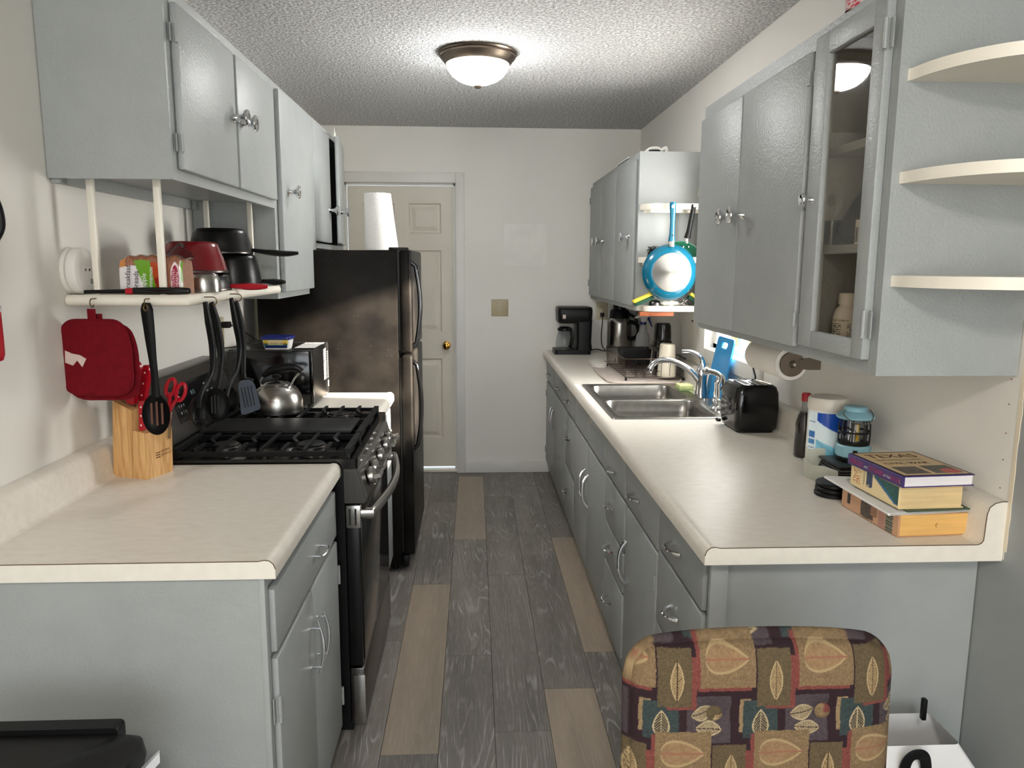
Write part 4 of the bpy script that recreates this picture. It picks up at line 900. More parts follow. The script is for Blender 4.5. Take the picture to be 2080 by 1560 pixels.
# third hook: pasta fork + slotted spoon; fourth: ladle + turner
t = thing('pasta_fork', 'black pasta fork with prongs on the third hook behind the spoon', 'fork', (-.757, 2.09, 1.07))
ps = [(-.752, 2.172, 1.415), (-.748, 2.178, 1.36), (-.745, 2.19, 1.28), (-.746, 2.17, 1.21), (-.752, 2.10, 1.165), (-.757, 2.085, 1.13)]
utensil_handle(t, ps[0], ps, [.008, .0125, .012, .009, .008, .011], .6, (1, 0, 0))
b_ = obj('bowl', bowl_head(BM(), (-.762, 2.098, 1.115), .062, .088, .018, (1, -.25, 0), (0, 0, 1)), nyl, t)
for i in range(6):
    a = math.radians(200+i*28); p = Vector((-.762, 2.098+.030*math.cos(a), 1.115+.043*math.sin(a))); obj('prong', cyl(BM(), p, p+Vector((.016, .006*math.cos(a), .006*math.sin(a))), .004, .0025, 8), nyl, b_)
t = thing('slotted_spoon', 'black slotted spoon on the third hook, turned toward the stove', 'spoon', (-.74, 2.2, 1.07))
ps = [(-.742, 2.192, 1.412), (-.737, 2.215, 1.34), (-.733, 2.222, 1.26), (-.735, 2.205, 1.205), (-.74, 2.19, 1.165)]
utensil_handle(t, ps[0], ps, [.007, .0115, .011, .008, .007, .009], .6, (1, -.6, 0))
b_ = obj('bowl', bowl_head(BM(), (-.738, 2.185, 1.119), .066, .098, .012, (.6, -1, .1), (0, .03, 1)), nyl, t)
slot_part(b_, (-.744, 2.193, 1.120), (.6, -1, .1), (0, .03, 1), (-.013, -.004, .005), (.05, .056, .05), .0042, dark_m, .003)
t = thing('ladle', 'black soup ladle on the fourth hook behind the turner', 'ladle', (-.75, 2.3, 1.07))
ps = [(-.752, 2.402, 1.415), (-.748, 2.42, 1.34), (-.745, 2.44, 1.26), (-.745, 2.40, 1.19), (-.748, 2.33, 1.15), (-.75, 2.30, 1.12)]
utensil_handle(t, ps[0], ps, [.008, .0125, .012, .009, .008, .010], .6, (1, 0, 0))
obj('bowl', bowl_head(BM(), (-.752, 2.325, 1.108), .075, .08, .03, (1, -.5, .4), (0, 0, 1)), nyl, t)
t = thing('turner', 'slotted grey-black turner hanging on the fourth hook over the stove', 'turner', (-.735, 2.42, 1.04))
ps = [(-.742, 2.416, 1.405), (-.738, 2.437, 1.33), (-.736, 2.445, 1.25), (-.733, 2.43, 1.19), (-.73, 2.42, 1.16)]
utensil_handle(t, ps[0], ps, [.007, .0115, .011, .008, .0065, .009], .6, (1, -.6, 0))
bm = BM(); pts = poly_pts([(-.032, -.058), (.032, -.05), (.026, .05), (-.022, .055)], [.012, .012, .03, .03], 5)
R_ = Matrix.Translation((-.722, 2.425, 1.104)) @ Matrix.Rotation(math.radians(28), 4, 'Z') @ Matrix.Rotation(math.radians(-8), 4, 'Y')
prism(bm, pts, 'Y', -.0025, .0025); xform(bm, R_); b_ = obj('blade', bm, M('worn_nylon', (62, 70, 84), .35, var=.1), t)
for x in (-.016, -.006, .004, .014):
    bm = BM(); prism(bm, rrect(x-.0018, x+.0018, -.035, .032, .0015, 2), 'Y', -.0032, -.0022); xform(bm, R_); obj('slot', bm, dark_m, b_)
# fire extinguisher on the wall, mostly outside the frame
t = thing('fire_extinguisher', 'red fire extinguisher on the left wall at the frame edge', 'fire extinguisher', (-1.032, 1.615, 1.31))
ec = (-1.032, 1.617, 0)
obj('cylinder', lathe(BM(), [(.030, 1.312), (.046, 1.318), (.050, 1.33), (.050, 1.60), (.042, 1.64), (.02, 1.665), (.018, 1.68)], ec, n=36), red_m, t)
def exlab(u, v):
    c = np.tile(L3((226, 226, 224)), (len(u), 1)); c[(noise2(u, v, 26, 8) > .6) & (np.abs((v*9) % 1-.5) < .28)] = L3((60, 60, 62)); return c
surf('label', lambda u, v: (-1.032+.0506*np.cos(-1.9+u*2.6), 1.617+.0506*np.sin(-1.9+u*2.6), 1.42+v*.13), exlab, 60, 40, print_m, t)
obj('valve', (lambda bm: (cyl(bm, (-1.032, 1.617, 1.68), (-1.032, 1.617, 1.71), .014), box(bm, -1.045, -1.02, 1.56, 1.64, 1.71, 1.72, .003), bm)[2])(BM()), black_m, t)
bm = BM(); tube(bm, smooth_pts([(-1.02, 1.62, 1.70), (-.985, 1.645, 1.66), (-.978, 1.655, 1.60), (-.995, 1.65, 1.56)]), .007, 8); obj('hose', bm, black_m, t)
obj('bracket', box(BM(), XL, -1.07, 1.59, 1.645, 1.36, 1.66), black_m, t)
# trash bin in the lower left corner
t = thing('trash_bin', 'black plastic trash bin with closed lid in the lower left corner', 'trash bin', (-.78, 1.14, 0))
bm = BM(); lp = []
for z, w, d in ((.0, .125, .11), (.02, .13, .115), (.62, .16, .145)): lp.append([bm.verts.new((x, y, z)) for x, y in rrect(-.77-w, -.77+w, 1.14-d, 1.14+d, .03)])
skin(bm, lp); obj('bin_body', bm, black_m, t)
bm = BM(); lp = []
for z, w, d in ((.618, .172, .155), (.645, .178, .160), (.672, .174, .157), (.682, .160, .145), (.684, .02, .02)): lp.append([bm.verts.new((x, y, z)) for x, y in rrect(-.77-w, -.77+w, 1.14-d, 1.14+d, .03)])
skin(bm, lp); l_ = obj('lid', bm, black_m, t)
bm = BM(); prism(bm, rrect(-.93, -.645, .655, .692, .010), 'Y', 1.288, 1.318); obj('lid_hinge', bm, black_m, t)
o = obj('bin_liner', (lambda bm: (prism(bm, [(-.606, 1.20), (-.566, 1.27), (-.572, 1.285), (-.61, 1.25)], 'Z', .60, .62), [setattr(v.co, 'z', v.co.z+.035*(v.co.x+.61)/.045) for v in bm.verts], prism(bm, [(-.63, 1.05), (-.595, 1.10), (-.60, 1.22), (-.63, 1.25)], 'Z', .56, .62), bm)[3])(BM()), M('white_bag_film', (228, 230, 234), .35, bump=.5, bs=40), t)
# ================================================================ SINK
t = thing('kitchen_sink', 'double-bowl stainless sink set into the long countertop', 'sink', (.82, 3.39, .76))
SX0, SX1, SYa, SYb = .552, 1.087, 2.945, 3.835
def rr_loop(bm, x0, x1, y0, y1, r, z, k=6): return [bm.verts.new((x, y, z)) for x, y in rrect(x0, x1, y0, y1, r, k)]
for y0, y1 in ((SYa, 3.385), (3.385, SYb)):
    b0, b1 = y0+(.030 if y0 < 3 else .012), y1-(.012 if y0 < 3 else .030); bm = BM()
    ra = .012
    lp = [rr_loop(bm, SX0, SX1, y0, y1, ra, .9142), rr_loop(bm, SX0+.003, SX1-.003, y0+(.003 if y0 < 3 else 0), y1-(0 if y0 < 3 else .003), ra, .9185)]
    lp += [rr_loop(bm, SX0+.035, .995, b0, b1, .05, .9180), rr_loop(bm, SX0+.041, .989, b0+.006, b1-.006, .05, .912), rr_loop(bm, SX0+.046, .984, b0+.011, b1-.011, .055, .86), rr_loop(bm, SX0+.055, .975, b0+.02, b1-.02, .06, .745), rr_loop(bm, SX0+.075, .955, b0+.04, b1-.04, .05, .732), rr_loop(bm, SX0+.18, .85, b0+.14, b1-.14, .04, .727)]
    skin(bm, lp, cap=False); bm.faces.new(lp[-1]); o = obj('bowl', bm, sink_m, t, angle=60)
    obj('drain', lathe(BM(), [(.04, .729), (.042, .731), (.036, .7305), (.03, .7275), (.004, .7275)], ((SX0+.035+.995)/2, (b0+b1)/2, 0), n=24), steel_m, o)
# faucet
fx, fy = 1.068, 3.478
t = thing('faucet', 'chrome single-lever kitchen faucet behind the double sink', 'faucet', (fx, fy, .9185))
obj('deck_plate', (lambda bm: (prism(bm, rrect(fx-.032, fx+.018, fy-.125, fy+.125, .02), 'Z', .9175, .925), bm)[1])(BM()), chrome_m, t)
obj('body', lathe(BM(), [(.027, .925), (.0265, .935), (.0245, .95), (.0245, 1.008), (.0265, 1.012), (.0265, 1.016)], (fx, fy, 0), n=28), M('satin_chrome', (190, 190, 192), .2, 1), t)
bm = BM(); tube(bm, smooth_pts([(fx-.008, fy, .985), (fx-.045, fy, 1.028), (fx-.10, fy, 1.066), (fx-.155, fy, 1.086), (fx-.20, fy, 1.085), (fx-.232, fy, 1.068), (fx-.246, fy, 1.046)]), [.017, .0155, .014, .0135, .0135, .014, .0145], 14); obj('spout', bm, chrome_m, t)
obj('aerator', cyl(BM(), (fx-.246, fy, 1.047), (fx-.249, fy, 1.036), .0125, n=18), steeld_m, t)
h_ = obj('lever_dome', lathe(BM(), [(.0265, 1.018), (.0255, 1.03), (.022, 1.048), (.015, 1.064), (.009, 1.072)], (fx, fy, 0), n=28), chrome_m, t)
bm = BM(); tube(bm, smooth_pts([(fx+.004, fy, 1.060), (fx-.002, fy, 1.09), (fx-.025, fy, 1.113), (fx-.06, fy, 1.127), (fx-.098, fy, 1.128)]), [.012, .0085, .007, .0065, .006], 10, flat=1.3); obj('lever', bm, chrome_m, h_)
sx, sy_ = 1.030, 3.13
t = thing('sink_sprayer', 'chrome side sprayer standing at the near corner of the sink', 'sprayer', (sx, sy_, .9185))
obj('base', lathe(BM(), [(.026, .918), (.026, .924), (.02, .932), (.0155, .935), (.0155, .953), (.019, .955), (.019, .962), (.0145, .965)], (sx, sy_, 0), n=24), chrome_m, t)
obj('wand', lathe(BM(), [(.0125, .964), (.0135, .985), (.011, 1.01), (.012, 1.03), (.0105, 1.045)], (sx, sy_, 0), n=20), chrome_m, t)
bm = BM(); tube(bm, smooth_pts([(sx+.002, sy_, 1.03), (sx+.008, sy_, 1.058), (sx-.012, sy_, 1.076), (sx-.05, sy_, 1.083)]), [.012, .013, .012, .012], 12); cyl(bm, (sx-.046, sy_, 1.083), (sx-.058, sy_, 1.085), .0165, .0165, 16); obj('spray_head', bm, chrome_m, t)
bm = BM(); tube(bm, smooth_pts([(sx+.014, sy_, 1.065), (sx+.026, sy_, 1.05), (sx+.026, sy_, 1.02), (sx+.016, sy_, 1.0)]), [.006, .005, .0045, .004], 8, flat=1.6); obj('trigger', bm, chrome_m, t)
# sponge
t = thing('sponge', 'pale green and yellow sponge at the back of the sink', 'sponge', (1.035, 3.64, .9185))
obj('foam', box(BM(), 1.0, 1.07, 3.598, 3.682, .927, .947, .004), M('sponge_foam', (206, 214, 150), .9, bump=1, bs=220, var=.1, vs=90), t)
obj('scouring_pad', box(BM(), 1.001, 1.069, 3.599, 3.681, .9187, .9275, .002), M('scour_pad', (150, 180, 120), .95, bump=1, bs=300), t)
# blue cutting board leaning at the window
bm = BM(); outer = rrect(-.112, .112, 0, .285, .022); hole = rrect(-.038, .038, .235, .262, .012)
n_ = len(outer); lp = []
for ins, pts in ((0, outer),): pass
def ring2(pts, z): return [bm.verts.new((x, z, y)) for x, y in pts]
A0, A1 = ring2(outer, -.004), ring2(outer, .004); B0, B1 = ring2(hole, -.004), ring2(hole, .004)
skin(bm, [A0, A1], cap=False); skin(bm, [B0, B1], cap=False)
for lo_, li in ((A0, B0), (A1, B1)):
    es = []
    for l in (lo_, li):
        for i in range(len(l)): es.append(bm.edges.get((l[i], l[(i+1) % len(l)])) or bm.edges.new((l[i], l[(i+1) % len(l)])))
    bmesh.ops.triangle_fill(bm, edges=es, use_beauty=True)
xform(bm, Matrix.Translation((1.100, 3.395, .9187)) @ Matrix.Rotation(math.radians(11.0), 4, 'Y') @ Matrix.Rotation(math.radians(90), 4, 'Z'))
o = obj('cutting_board', bm, M('blue_board', (28, 140, 200), .4, var=.08, vs=20), None); tag(o, 'blue plastic cutting board leaning behind the faucet at the window', 'cutting board')
# toaster
t = thing('toaster', 'glossy black two-slot toaster on the right counter near the sink', 'toaster', (1.04, 2.77, .914))
tx0, tx1, ty0, ty1, tz0, tz1 = .958, 1.118, 2.675, 2.865, .922, 1.092
bm = BM(); lp = []
for z, i in ((tz0, .006), (tz0+.012, 0), (tz0+.08, -.003), (tz1-.03, 0), (tz1-.008, .007), (tz1, .018), (tz1-.004, .024)): lp.append([bm.verts.new((x, y, z)) for x, y in rrect(tx0+i, tx1-i, ty0+i, ty1-i, .026)])
skin(bm, lp); o = obj('shell', bm, blackg_m, t)
for x in (1.012, 1.062): sl = obj('slot', box(BM(), x-.014, x+.014, ty0+.032, ty1-.03, tz1-.006, tz1-.0035), dark_m, t); obj('slot_rim', (lambda bm: (tube(bm, [(a, b, tz1-.003) for a, b in rrect(x-.015, x+.015, ty0+.031, ty1-.029, .004, 2)], .0016, 6, closed=True), bm)[1])(BM()), chrome_m, sl)
obj('base_skirt', (lambda bm: (prism(bm, rrect(tx0+.012, tx1-.012, ty0+.012, ty1-.012, .02), 'Z', .914, tz0+.002), bm)[1])(BM()), black_m, t)
bm = BM()
for s in (.0,): box(bm, tx0-.003, tx0+.002, ty0+.05, ty1-.05, tz0+.055, tz0+.115, .002)
obj('side_panel', bm, M('toaster_side', (30, 31, 34), .15), t)
obj('lever', (lambda bm: (box(bm, tx0-.018, tx0-.002, ty1-.03, ty1-.005, tz0+.004, tz0+.016, .003), bm)[1])(BM()), black_m, t)
bm = BM(); tube(bm, smooth_pts([(1.10, 2.868, .95), (1.112, 2.90, 1.0), (1.118, 2.93, 1.08), (1.122, 2.955, 1.10), (1.125, 2.99, 1.13), (1.13, 3.02, 1.17)]), .0035, 7); obj('cord', bm, black_m, t)
# paper towel holder under the cabinet
t = thing('paper_towel_holder', 'paper towel roll on a steel holder under the right wall cabinet', 'paper towel holder', (.99, 2.45, 1.17))
pc = (.985, 2.285, 1.222)
obj('roll', lathe(BM(), [(.018, .004), (.0505, .005), (.052, .010), (.052, .272), (.0505, .276), (.018, .277)], pc, (0, 1, 0), 44), M('paper_towel', (232, 226, 218), .85, bump=.6, bs=160), t)
obj('end_disc', lathe(BM(), [(.004, -.004), (.010, -.006), (.012, -.0035), (.038, -.003), (.0395, 0), (.038, .003), (.005, .003)], pc, (0, 1, 0), 40), nickel_m, t)
obj('core_rod', cyl(BM(), (pc[0], 2.285, pc[2]), (pc[0], 2.575, pc[2]), .012, n=16), nickel_m, t)
obj('far_disc', cyl(BM(), (pc[0], 2.568, pc[2]), (pc[0], 2.574, pc[2]), .036, n=30), nickel_m, t)
for y in (2.279, 2.575):
    bm = BM(); prism(bm, [(pc[0]+.02, 1.236), (pc[0]+.05, 1.243), (pc[0]+.088, 1.243), (pc[0]+.088, 1.205), (pc[0]+.05, 1.205), (pc[0]+.02, 1.208)], 'Y', y-.002, y+.004); prism(bm, [(pc[0]+.076, 1.24), (pc[0]+.088, 1.24), (pc[0]+.088, 1.2900), (pc[0]+.076, 1.2900)], 'Y', y-.0015, y+.0035); obj('arm', bm, nickel_m, t)
obj('mount_rail', box(BM(), pc[0]+.07, pc[0]+.094, 2.275, 2.58, 1.2842, 1.2900, .001), nickel_m, t)
# syrup bottle
t = thing('syrup_bottle', 'dark brown syrup bottle with red cap beside the wipes canister', 'bottle', (1.060, 2.335, .914))
obj('glass', lathe(BM(), [(.026, 0), (.0285, .004), (.029, .05), (.027, .08), (.028, .11), (.022, .135), (.013, .155), (.012, .185)], (1.060, 2.335, .9145), n=28), plastic_clear_m, t)
obj('syrup', lathe(BM(), [(.024, .002), (.0275, .006), (.028, .05), (.026, .08), (.027, .11), (.021, .134), (.015, .147), (.002, .147)], (1.060, 2.335, .9145), n=28), M('syrup_dark', (30, 14, 8), .15), t)
obj('cap', lathe(BM(), [(.0145, .183), (.0145, .205), (.012, .209), (.003, .209)], (1.060, 2.335, .9145), n=20), red_m, t)
# wipes canister
jc = (1.068, 2.20); jr = .057
t = thing('wipes_canister', 'white canister with blue swoosh label behind the camping lantern', 'canister', (*jc, .914))
obj('canister', lathe(BM(), [(.053, .9145), (.0565, .918), (.0565, 1.095), (.054, 1.10)], (*jc, 0), n=44), M('clear_white', (226, 226, 220), .25), t)
obj('lid', lathe(BM(), [(.0575, 1.098), (.0588, 1.10), (.0588, 1.126), (.055, 1.134), (.045, 1.137), (.002, 1.138)], (*jc, 0), n=44), M('milky_lid', (222, 214, 202), .3), t)
def jl(u, v):
    c = np.tile(L3((226, 240, 246)), (len(u), 1)); band = np.abs(np.sin(u*9+v*14))
    k = (v < .62-.35*u) & (u > .25); c[k] = L3((130, 200, 226))*(.75+.4*band[k])[:, None]
    k = (v > 1.02-.62*u+.35*(u-.25)**2) & (u > .25) & (v > .46); c[k] = L3((18, 76, 176)); c[(v < .16)] = L3((206, 216, 206)); c[(v < .10) & (u > .3)] = L3((72, 140, 110))
    for a, b_, d in ((.82, .84, (60, 90, 150)), (.55, .66, (40, 110, 180)), (.44, .52, (60, 130, 190)), (.36, .38, (90, 130, 170)), (.30, .32, (90, 130, 170)), (.24, .26, (90, 130, 170))): c[(u > .05) & (u < .22) & (v > a) & (v < b_)] = L3(d)
    return c
surf('label', lambda u, v: (jc[0]+.0572*np.cos(math.radians(178)+u*2.6), jc[1]+.0572*np.sin(math.radians(178)+u*2.6), .92+v*.172), jl, 90, 70, printg_m, t)
# black case with receipts, coasters
t = thing('black_case', 'black leather card case stuffed with papers, under the lantern', 'case', (1.07, 2.06, .914))
obj('lower_cover', box(BM(), 1.0, 1.136, 1.995, 2.125, .9145, .943, .004), M('black_leather', (22, 22, 23), .4, bump=.4, bs=200), t)
for i in range(5):
    bm = BM(); box(bm, 1.012+.002*i, 1.13, 1.998-.001*(i % 2), 2.12, .944+.0042*i, .9474+.0042*i); obj('card', bm, M('dull_card', (84, 82, 80), .5) if i % 2 else black_m, t)
obj('upper_cover', box(BM(), 1.012, 1.136, 1.997, 2.125, .9655, .9725, .003), M('black_leather', (22, 22, 23), .4), t)
for i, (x, y, r) in enumerate(((.962, 1.925, .046), (.964, 1.927, .045), (.967, 1.93, .046))):
    o = obj('coaster', lathe(BM(), [(r*.95, 0), (r, .002), (r, .009), (r*.95, .0115), (.003, .0115)], (x, y, .9143+.0122*i), n=36), black_m, None)
    tag(o, ('bottom', 'middle', 'top')[i]+' round black coaster of the stack beside the books', 'coaster', 'stack of round black coasters')
def bent(label, pts, h, lean, group=None):
    bm = BM(); a = [bm.verts.new((x, y, .9145)) for x, y in pts]; b_ = [bm.verts.new((x+lean[0]*(.6+.4*math.sin(i)), y+lean[1], .9145+h*(1-.22*abs(math.sin(i*1.3))))) for i, (x, y) in enumerate(pts)]
    for i in range(len(pts)-1): bm.faces.new((a[i], a[i+1], b_[i+1], b_[i]))
    bmesh.ops.solidify(bm, geom=bm.faces[:], thickness=.0006)
    o = obj('receipt', bm, M('receipt_paper', (226, 226, 214), .7, var=.04), None); return tag(o, label, 'receipt', group)
bent('curled white receipt standing left of the black case, in front', [(.962, 2.105), (.972, 2.06), (.99, 2.03), (1.008, 1.985), (1.0, 1.984)][:4], .058, (-.006, .0))
bent('taller folded white receipt behind the front one, before the bottle', [(.985, 2.15), (.995, 2.14), (1.02, 2.138), (1.04, 2.135)], .088, (-.004, .0))
# lantern
lc = (1.089, 2.075); lz = .973
t = thing('camping_lantern', 'small light blue camping lantern with wire handle on the black case', 'lantern', (*lc, lz))
def octo(r, z, n=10): return [(r, z)]
obj('foot', lathe(BM(), [(.040, 0), (.044, .002), (.044, .010), (.042, .012)], (*lc, lz), n=32), black_m, t)
bs_ = obj('base', lathe(BM(), [(.044, .010), (.0475, .014), (.0475, .042), (.044, .046), (.02, .047)], (*lc, lz), n=12), ltblue_m, t, angle=20)
bm = BM(); box(bm, -.006, .006, -.001, .001, -.008, .008); xform(bm, Matrix.Translation((lc[0]-.017, lc[1]-.0455, lz+.028)) @ Matrix.Rotation(math.radians(-20), 4, 'Z')); obj('switch', bm, black_m, bs_)
obj('lower_ring', lathe(BM(), [(.038, .046), (.043, .047), (.043, .053), (.038, .054)], (*lc, lz), n=32), black_m, t)
obj('reflector', lathe(BM(), [(.018, .05), (.016, .07), (.014, .09), (.016, .118)], (*lc, lz), n=24), chrome_m, t)
obj('led_filament', box(BM(), lc[0]-.004, lc[0]+.004, lc[1]-.020, lc[1]-.017, lz+.058, lz+.108), M('led_yellow', (240, 190, 60), .4), t)
obj('globe', lathe(BM(), [(.036, .053), (.037, .07), (.036, .105), (.029, .122)], (*lc, lz), n=32, cap=False), plastic_clear_m, t)
for i in range(8):
    a = 2*PI*i/8+.2; c_, s_ = math.cos(a), math.sin(a); bm = BM(); tube(bm, [(lc[0]+r*c_, lc[1]+r*s_, lz+z) for r, z in ((.041, .05), (.0415, .08), (.0405, .105), (.033, .122))], .0022, 6); obj('cage_bar', bm, black_m, t)
obj('cage_ring', lathe(BM(), [(.0405, .081), (.0435, .081), (.0435, .086), (.0405, .086)], (*lc, lz), n=32, cap=False), black_m, t)
obj('top_cap', lathe(BM(), [(.03, .118), (.048, .121), (.0515, .124), (.0515, .128), (.042, .137), (.032, .143), (.032, .152), (.029, .156), (.003, .157)], (*lc, lz), n=32), ltblue_m, t)
bm = BM(); tube(bm, smooth_pts([(lc[0]-.034, lc[1]-.012, lz+.147), (lc[0]-.05, lc[1]-.03, lz+.138), (lc[0]-.03, lc[1]-.056, lz+.118), (lc[0]+.012, lc[1]-.058, lz+.118), (lc[0]+.036, lc[1]-.03, lz+.135), (lc[0]+.034, lc[1]-.012, lz+.147)]), .0016, 6); obj('wire_handle', bm, steel_m, t)
# ---- stack of books
def book(name, label, x0, y0, w, d, z0, z1, rot, cover, pages, spine_fn=None, top_fn=None, inset=.004, spine_round=.006):
    t = local(name, label, 'book', (x0, y0, z0), math.radians(rot)); h = z1-z0; ct = .0022
    bm = BM(); box(bm, .002, w, 0, d, 0, ct); obj('cover', bm, cover, t); bm = BM(); box(bm, .002, w, 0, d, h-ct, h); obj('cover', bm, cover, t)
    bm = BM(); prism(bm, poly_pts([(0, 0), (.006, 0), (.006, h), (0, h)], [spine_round, 0, 0, spine_round], 4), 'Y', 0, d); obj('spine', bm, cover, t)
    bm = BM(); box(bm, .006, w-inset, inset*.5, d-inset, ct, h-ct); obj('page_block', bm, pages, t)
    if spine_fn: surf('spine_print', lambda u, v: (np.full_like(u, -.0006), d-u*d, .003+v*(h-.006)), spine_fn, 100, 24, print_m, t)
    if top_fn: surf('cover_print', lambda u, v: (.004+u*(w-.006), .002+v*(d-.004), np.full_like(u, h+.0006)), top_fn, 110, 130, print_m, t)
    return t, h, w, d
pg_y = M('yellow_pages', (222, 176, 104), .8, bump=.5, bs=60, stretch=(1, 1, 14), var=.1, vs=8); pg_t = M('tan_pages', (222, 196, 146), .8, bump=.8, bs=60, stretch=(1, 1, 14), var=.12, vs=8); pg_w = M('white_pages', (228, 224, 226), .8, bump=.3, bs=60, stretch=(1, 1, 14))
tanc = M('tan_cover', (184, 140, 104), .5); cream_c = M('cream_cover', (222, 198, 150), .5); purple_c = M('purple_cover', (62, 44, 104), .4)
def sp1(u, v):
    c = np.tile(L3((196, 152, 118)), (len(u), 1)); c[(u > .10) & (u < .17) & (v > .25) & (v < .8)] = L3((34, 26, 24))
    n = noise2(u, v, 40, 4); k = (u > .36) & (u < .60) & (np.abs(v-.45) < .42-.2*np.abs(u-.46)); c[k] = L3((70, 58, 50))*(.5+1.3*n[k])[:, None]; k = (u > .54) & (u < .66) & (v > .3); c[k] = L3((150, 110, 84))*(.6+.7*n[k])[:, None]
    c[(u > .68) & (u < .80)] = L3((176, 130, 116)); k = (u > .80) & (u < .93); c[k] = L3((160, 150, 128)); c[k & ((v*9) % 1 < .55)] = L3((40, 56, 50)); return c
big, h, w, d = book('book', 'thick tan paperback with yellowed pages at the bottom of the stack', .957, 1.600, .186, .232, .9145, .9685, 3.5, tanc, pg_y, sp1)
bm = BM(); tube(bm, [(.098, -.0004+.002, .030), (.094, .0016, .026), (.096, .0016, .020)], .0008, 5); obj('page_nick', bm, M('nick', (150, 104, 50), .8), big)
mg = thing('magazine', 'folded white newsletter lying on the bottom book of the stack', 'magazine', (1.04, 1.72, .969))
bm = BM(); zb = .9690
for k, (dz, e) in enumerate(((0, 0), (.0022, .002), (.0048, .0))):
    prism(bm, [(.930+e, 1.592+e), (1.162-e, 1.618+e), (1.136, 1.872-e), (.925+e, 1.898-e*3)], 'Z', zb+dz, zb+dz+.0011)
tube(bm, [(.9305, 1.593, zb+.003), (.9255, 1.897, zb+.003)], .003, 8); obj('folded_sheets', bm, M('newsprint', (226, 224, 220), .6, var=.04, vs=30), mg)
text('NEWS', .03, (.962, 1.86, zb+.006), (.2, -1, 0), (1, .2, 0), M('news_ink', (60, 60, 66), .6), mg, lift=.0004); text('Weekly report', .012, (.965, 1.70, zb+.006), (.1, -1, 0), (1, .1, 0), M('news_ink', (60, 60, 66), .6), mg, lift=.0004)
o = obj('green_folder', (lambda bm: (prism(bm, [(.972, 1.592), (1.152, 1.609), (1.134, 1.84), (.97, 1.83)], 'Z', .9762, .9785), bm)[1])(BM()), M('green_card', (62, 84, 66), .5), None); tag(o, 'dark green folder between the white newsletter and the cream book', 'folder')
def sp2(u, v):
    c = np.tile(L3((228, 206, 158)), (len(u), 1)); n = noise2(u, v, 30, 6)
    c[(u < .22) & (u > .05) & (noise2(u, v, 46, 9) > .56) & (v > .2) & (v < .9)] = L3((190, 110, 60)); c[(u > .28) & (u < .31) & (noise2(u, v, 60, 3) > .5) & (v > .25)] = L3((70, 66, 60))
    k = (u > .35) & (u < .48) & (v > .18+.25*n); c[k] = L3((46, 62, 92))*(.7+.6*n[k])[:, None]
    k = (u > .50) & (v > .95-1.9*(u-.48)) & (v > .12); c[k] = L3((26, 78, 74))*(.6+.9*n[k])[:, None]; k2 = k & (v < 1.1-1.9*(u-.48)); c[k2] = L3((30, 96, 140)); return c
book('book', 'worn cream hardback with a blue and green spine, middle of the stack', .957, 1.606, .158, .20, .9790, 1.0335, 2.5, cream_c, pg_t, sp2)
def tp3(u, v):
    c = np.tile(L3((206, 176, 130)), (len(u), 1)); n = noise2(u, v, 40, 1)
    b_ = (u < .035) | (u > .965) | (v < .03) | (v > .97); c[b_] = L3((66, 42, 52))
    for a, e, x0, x1, col in ((.74, .90, .12, .86, (66, 40, 34)), (.60, .66, .10, .9, (110, 76, 56)), (.53, .57, .45, .6, (90, 60, 46)), (.42, .51, .12, .92, (104, 66, 48))):
        pass
    k = (v > .07) & (v < .36) & (u > .10) & (u < .47); c[k] = L3((78, 66, 56))*(.35+1.3*n[k])[:, None]; k = (v > .07) & (v < .38) & (u > .53) & (u < .93); c[k] = L3((64, 62, 50))*(.35+1.5*n[k])[:, None]
    c[(np.hypot((u-.80)/.13, (v-.15)/.09) < 1)] = L3((186, 62, 58)); return c
def sp3(u, v):
    c = np.tile(L3((58, 42, 104)), (len(u), 1)); return c
b3, h3, w3, d3 = book('book', 'purple-spined paperback with photo cover on top of the book stack', .952, 1.588, .176, .215, 1.0342, 1.0605, 4.5, purple_c, pg_w, None, tp3)
ink = M('cover_ink', (74, 40, 36), .5); mag_ = M('magenta_print', (176, 44, 92), .5)
text('TEXAS', .044, (.022, .158, h3), (1, 0, 0), (0, 1, 0), ink, b3, lift=.0012); text('UNIFORMED STORIES', .0125, (.020, .132, h3), (1, 0, 0), (0, 1, 0), ink, b3, lift=.0012); text('OF THE', .008, (.078, .121, h3), (1, 0, 0), (0, 1, 0), ink, b3, lift=.0012); text('CIVIL WAR', .0235, (.024, .098, h3), (1, 0, 0), (0, 1, 0), ink, b3, lift=.0012)
text('HEROES', .016, (0, .207, .0075), (0, -1, 0), (0, 0, 1), mag_, b3, lift=.001); text('and', .011, (0, .146, .0085), (0, -1, 0), (0, 0, 1), white_print, b3, lift=.001); text('STORIES', .016, (0, .126, .0075), (0, -1, 0), (0, 0, 1), mag_, b3, lift=.001); text('of the', .011, (0, .068, .0085), (0, -1, 0), (0, 0, 1), white_print, b3, lift=.001); text('WAR', .016, (0, .043, .0075), (0, -1, 0), (0, 0, 1), mag_, b3, lift=.001); text('L', .012, (0, .010, .0085), (0, -1, 0), (0, 0, 1), white_print, b3, lift=.001)

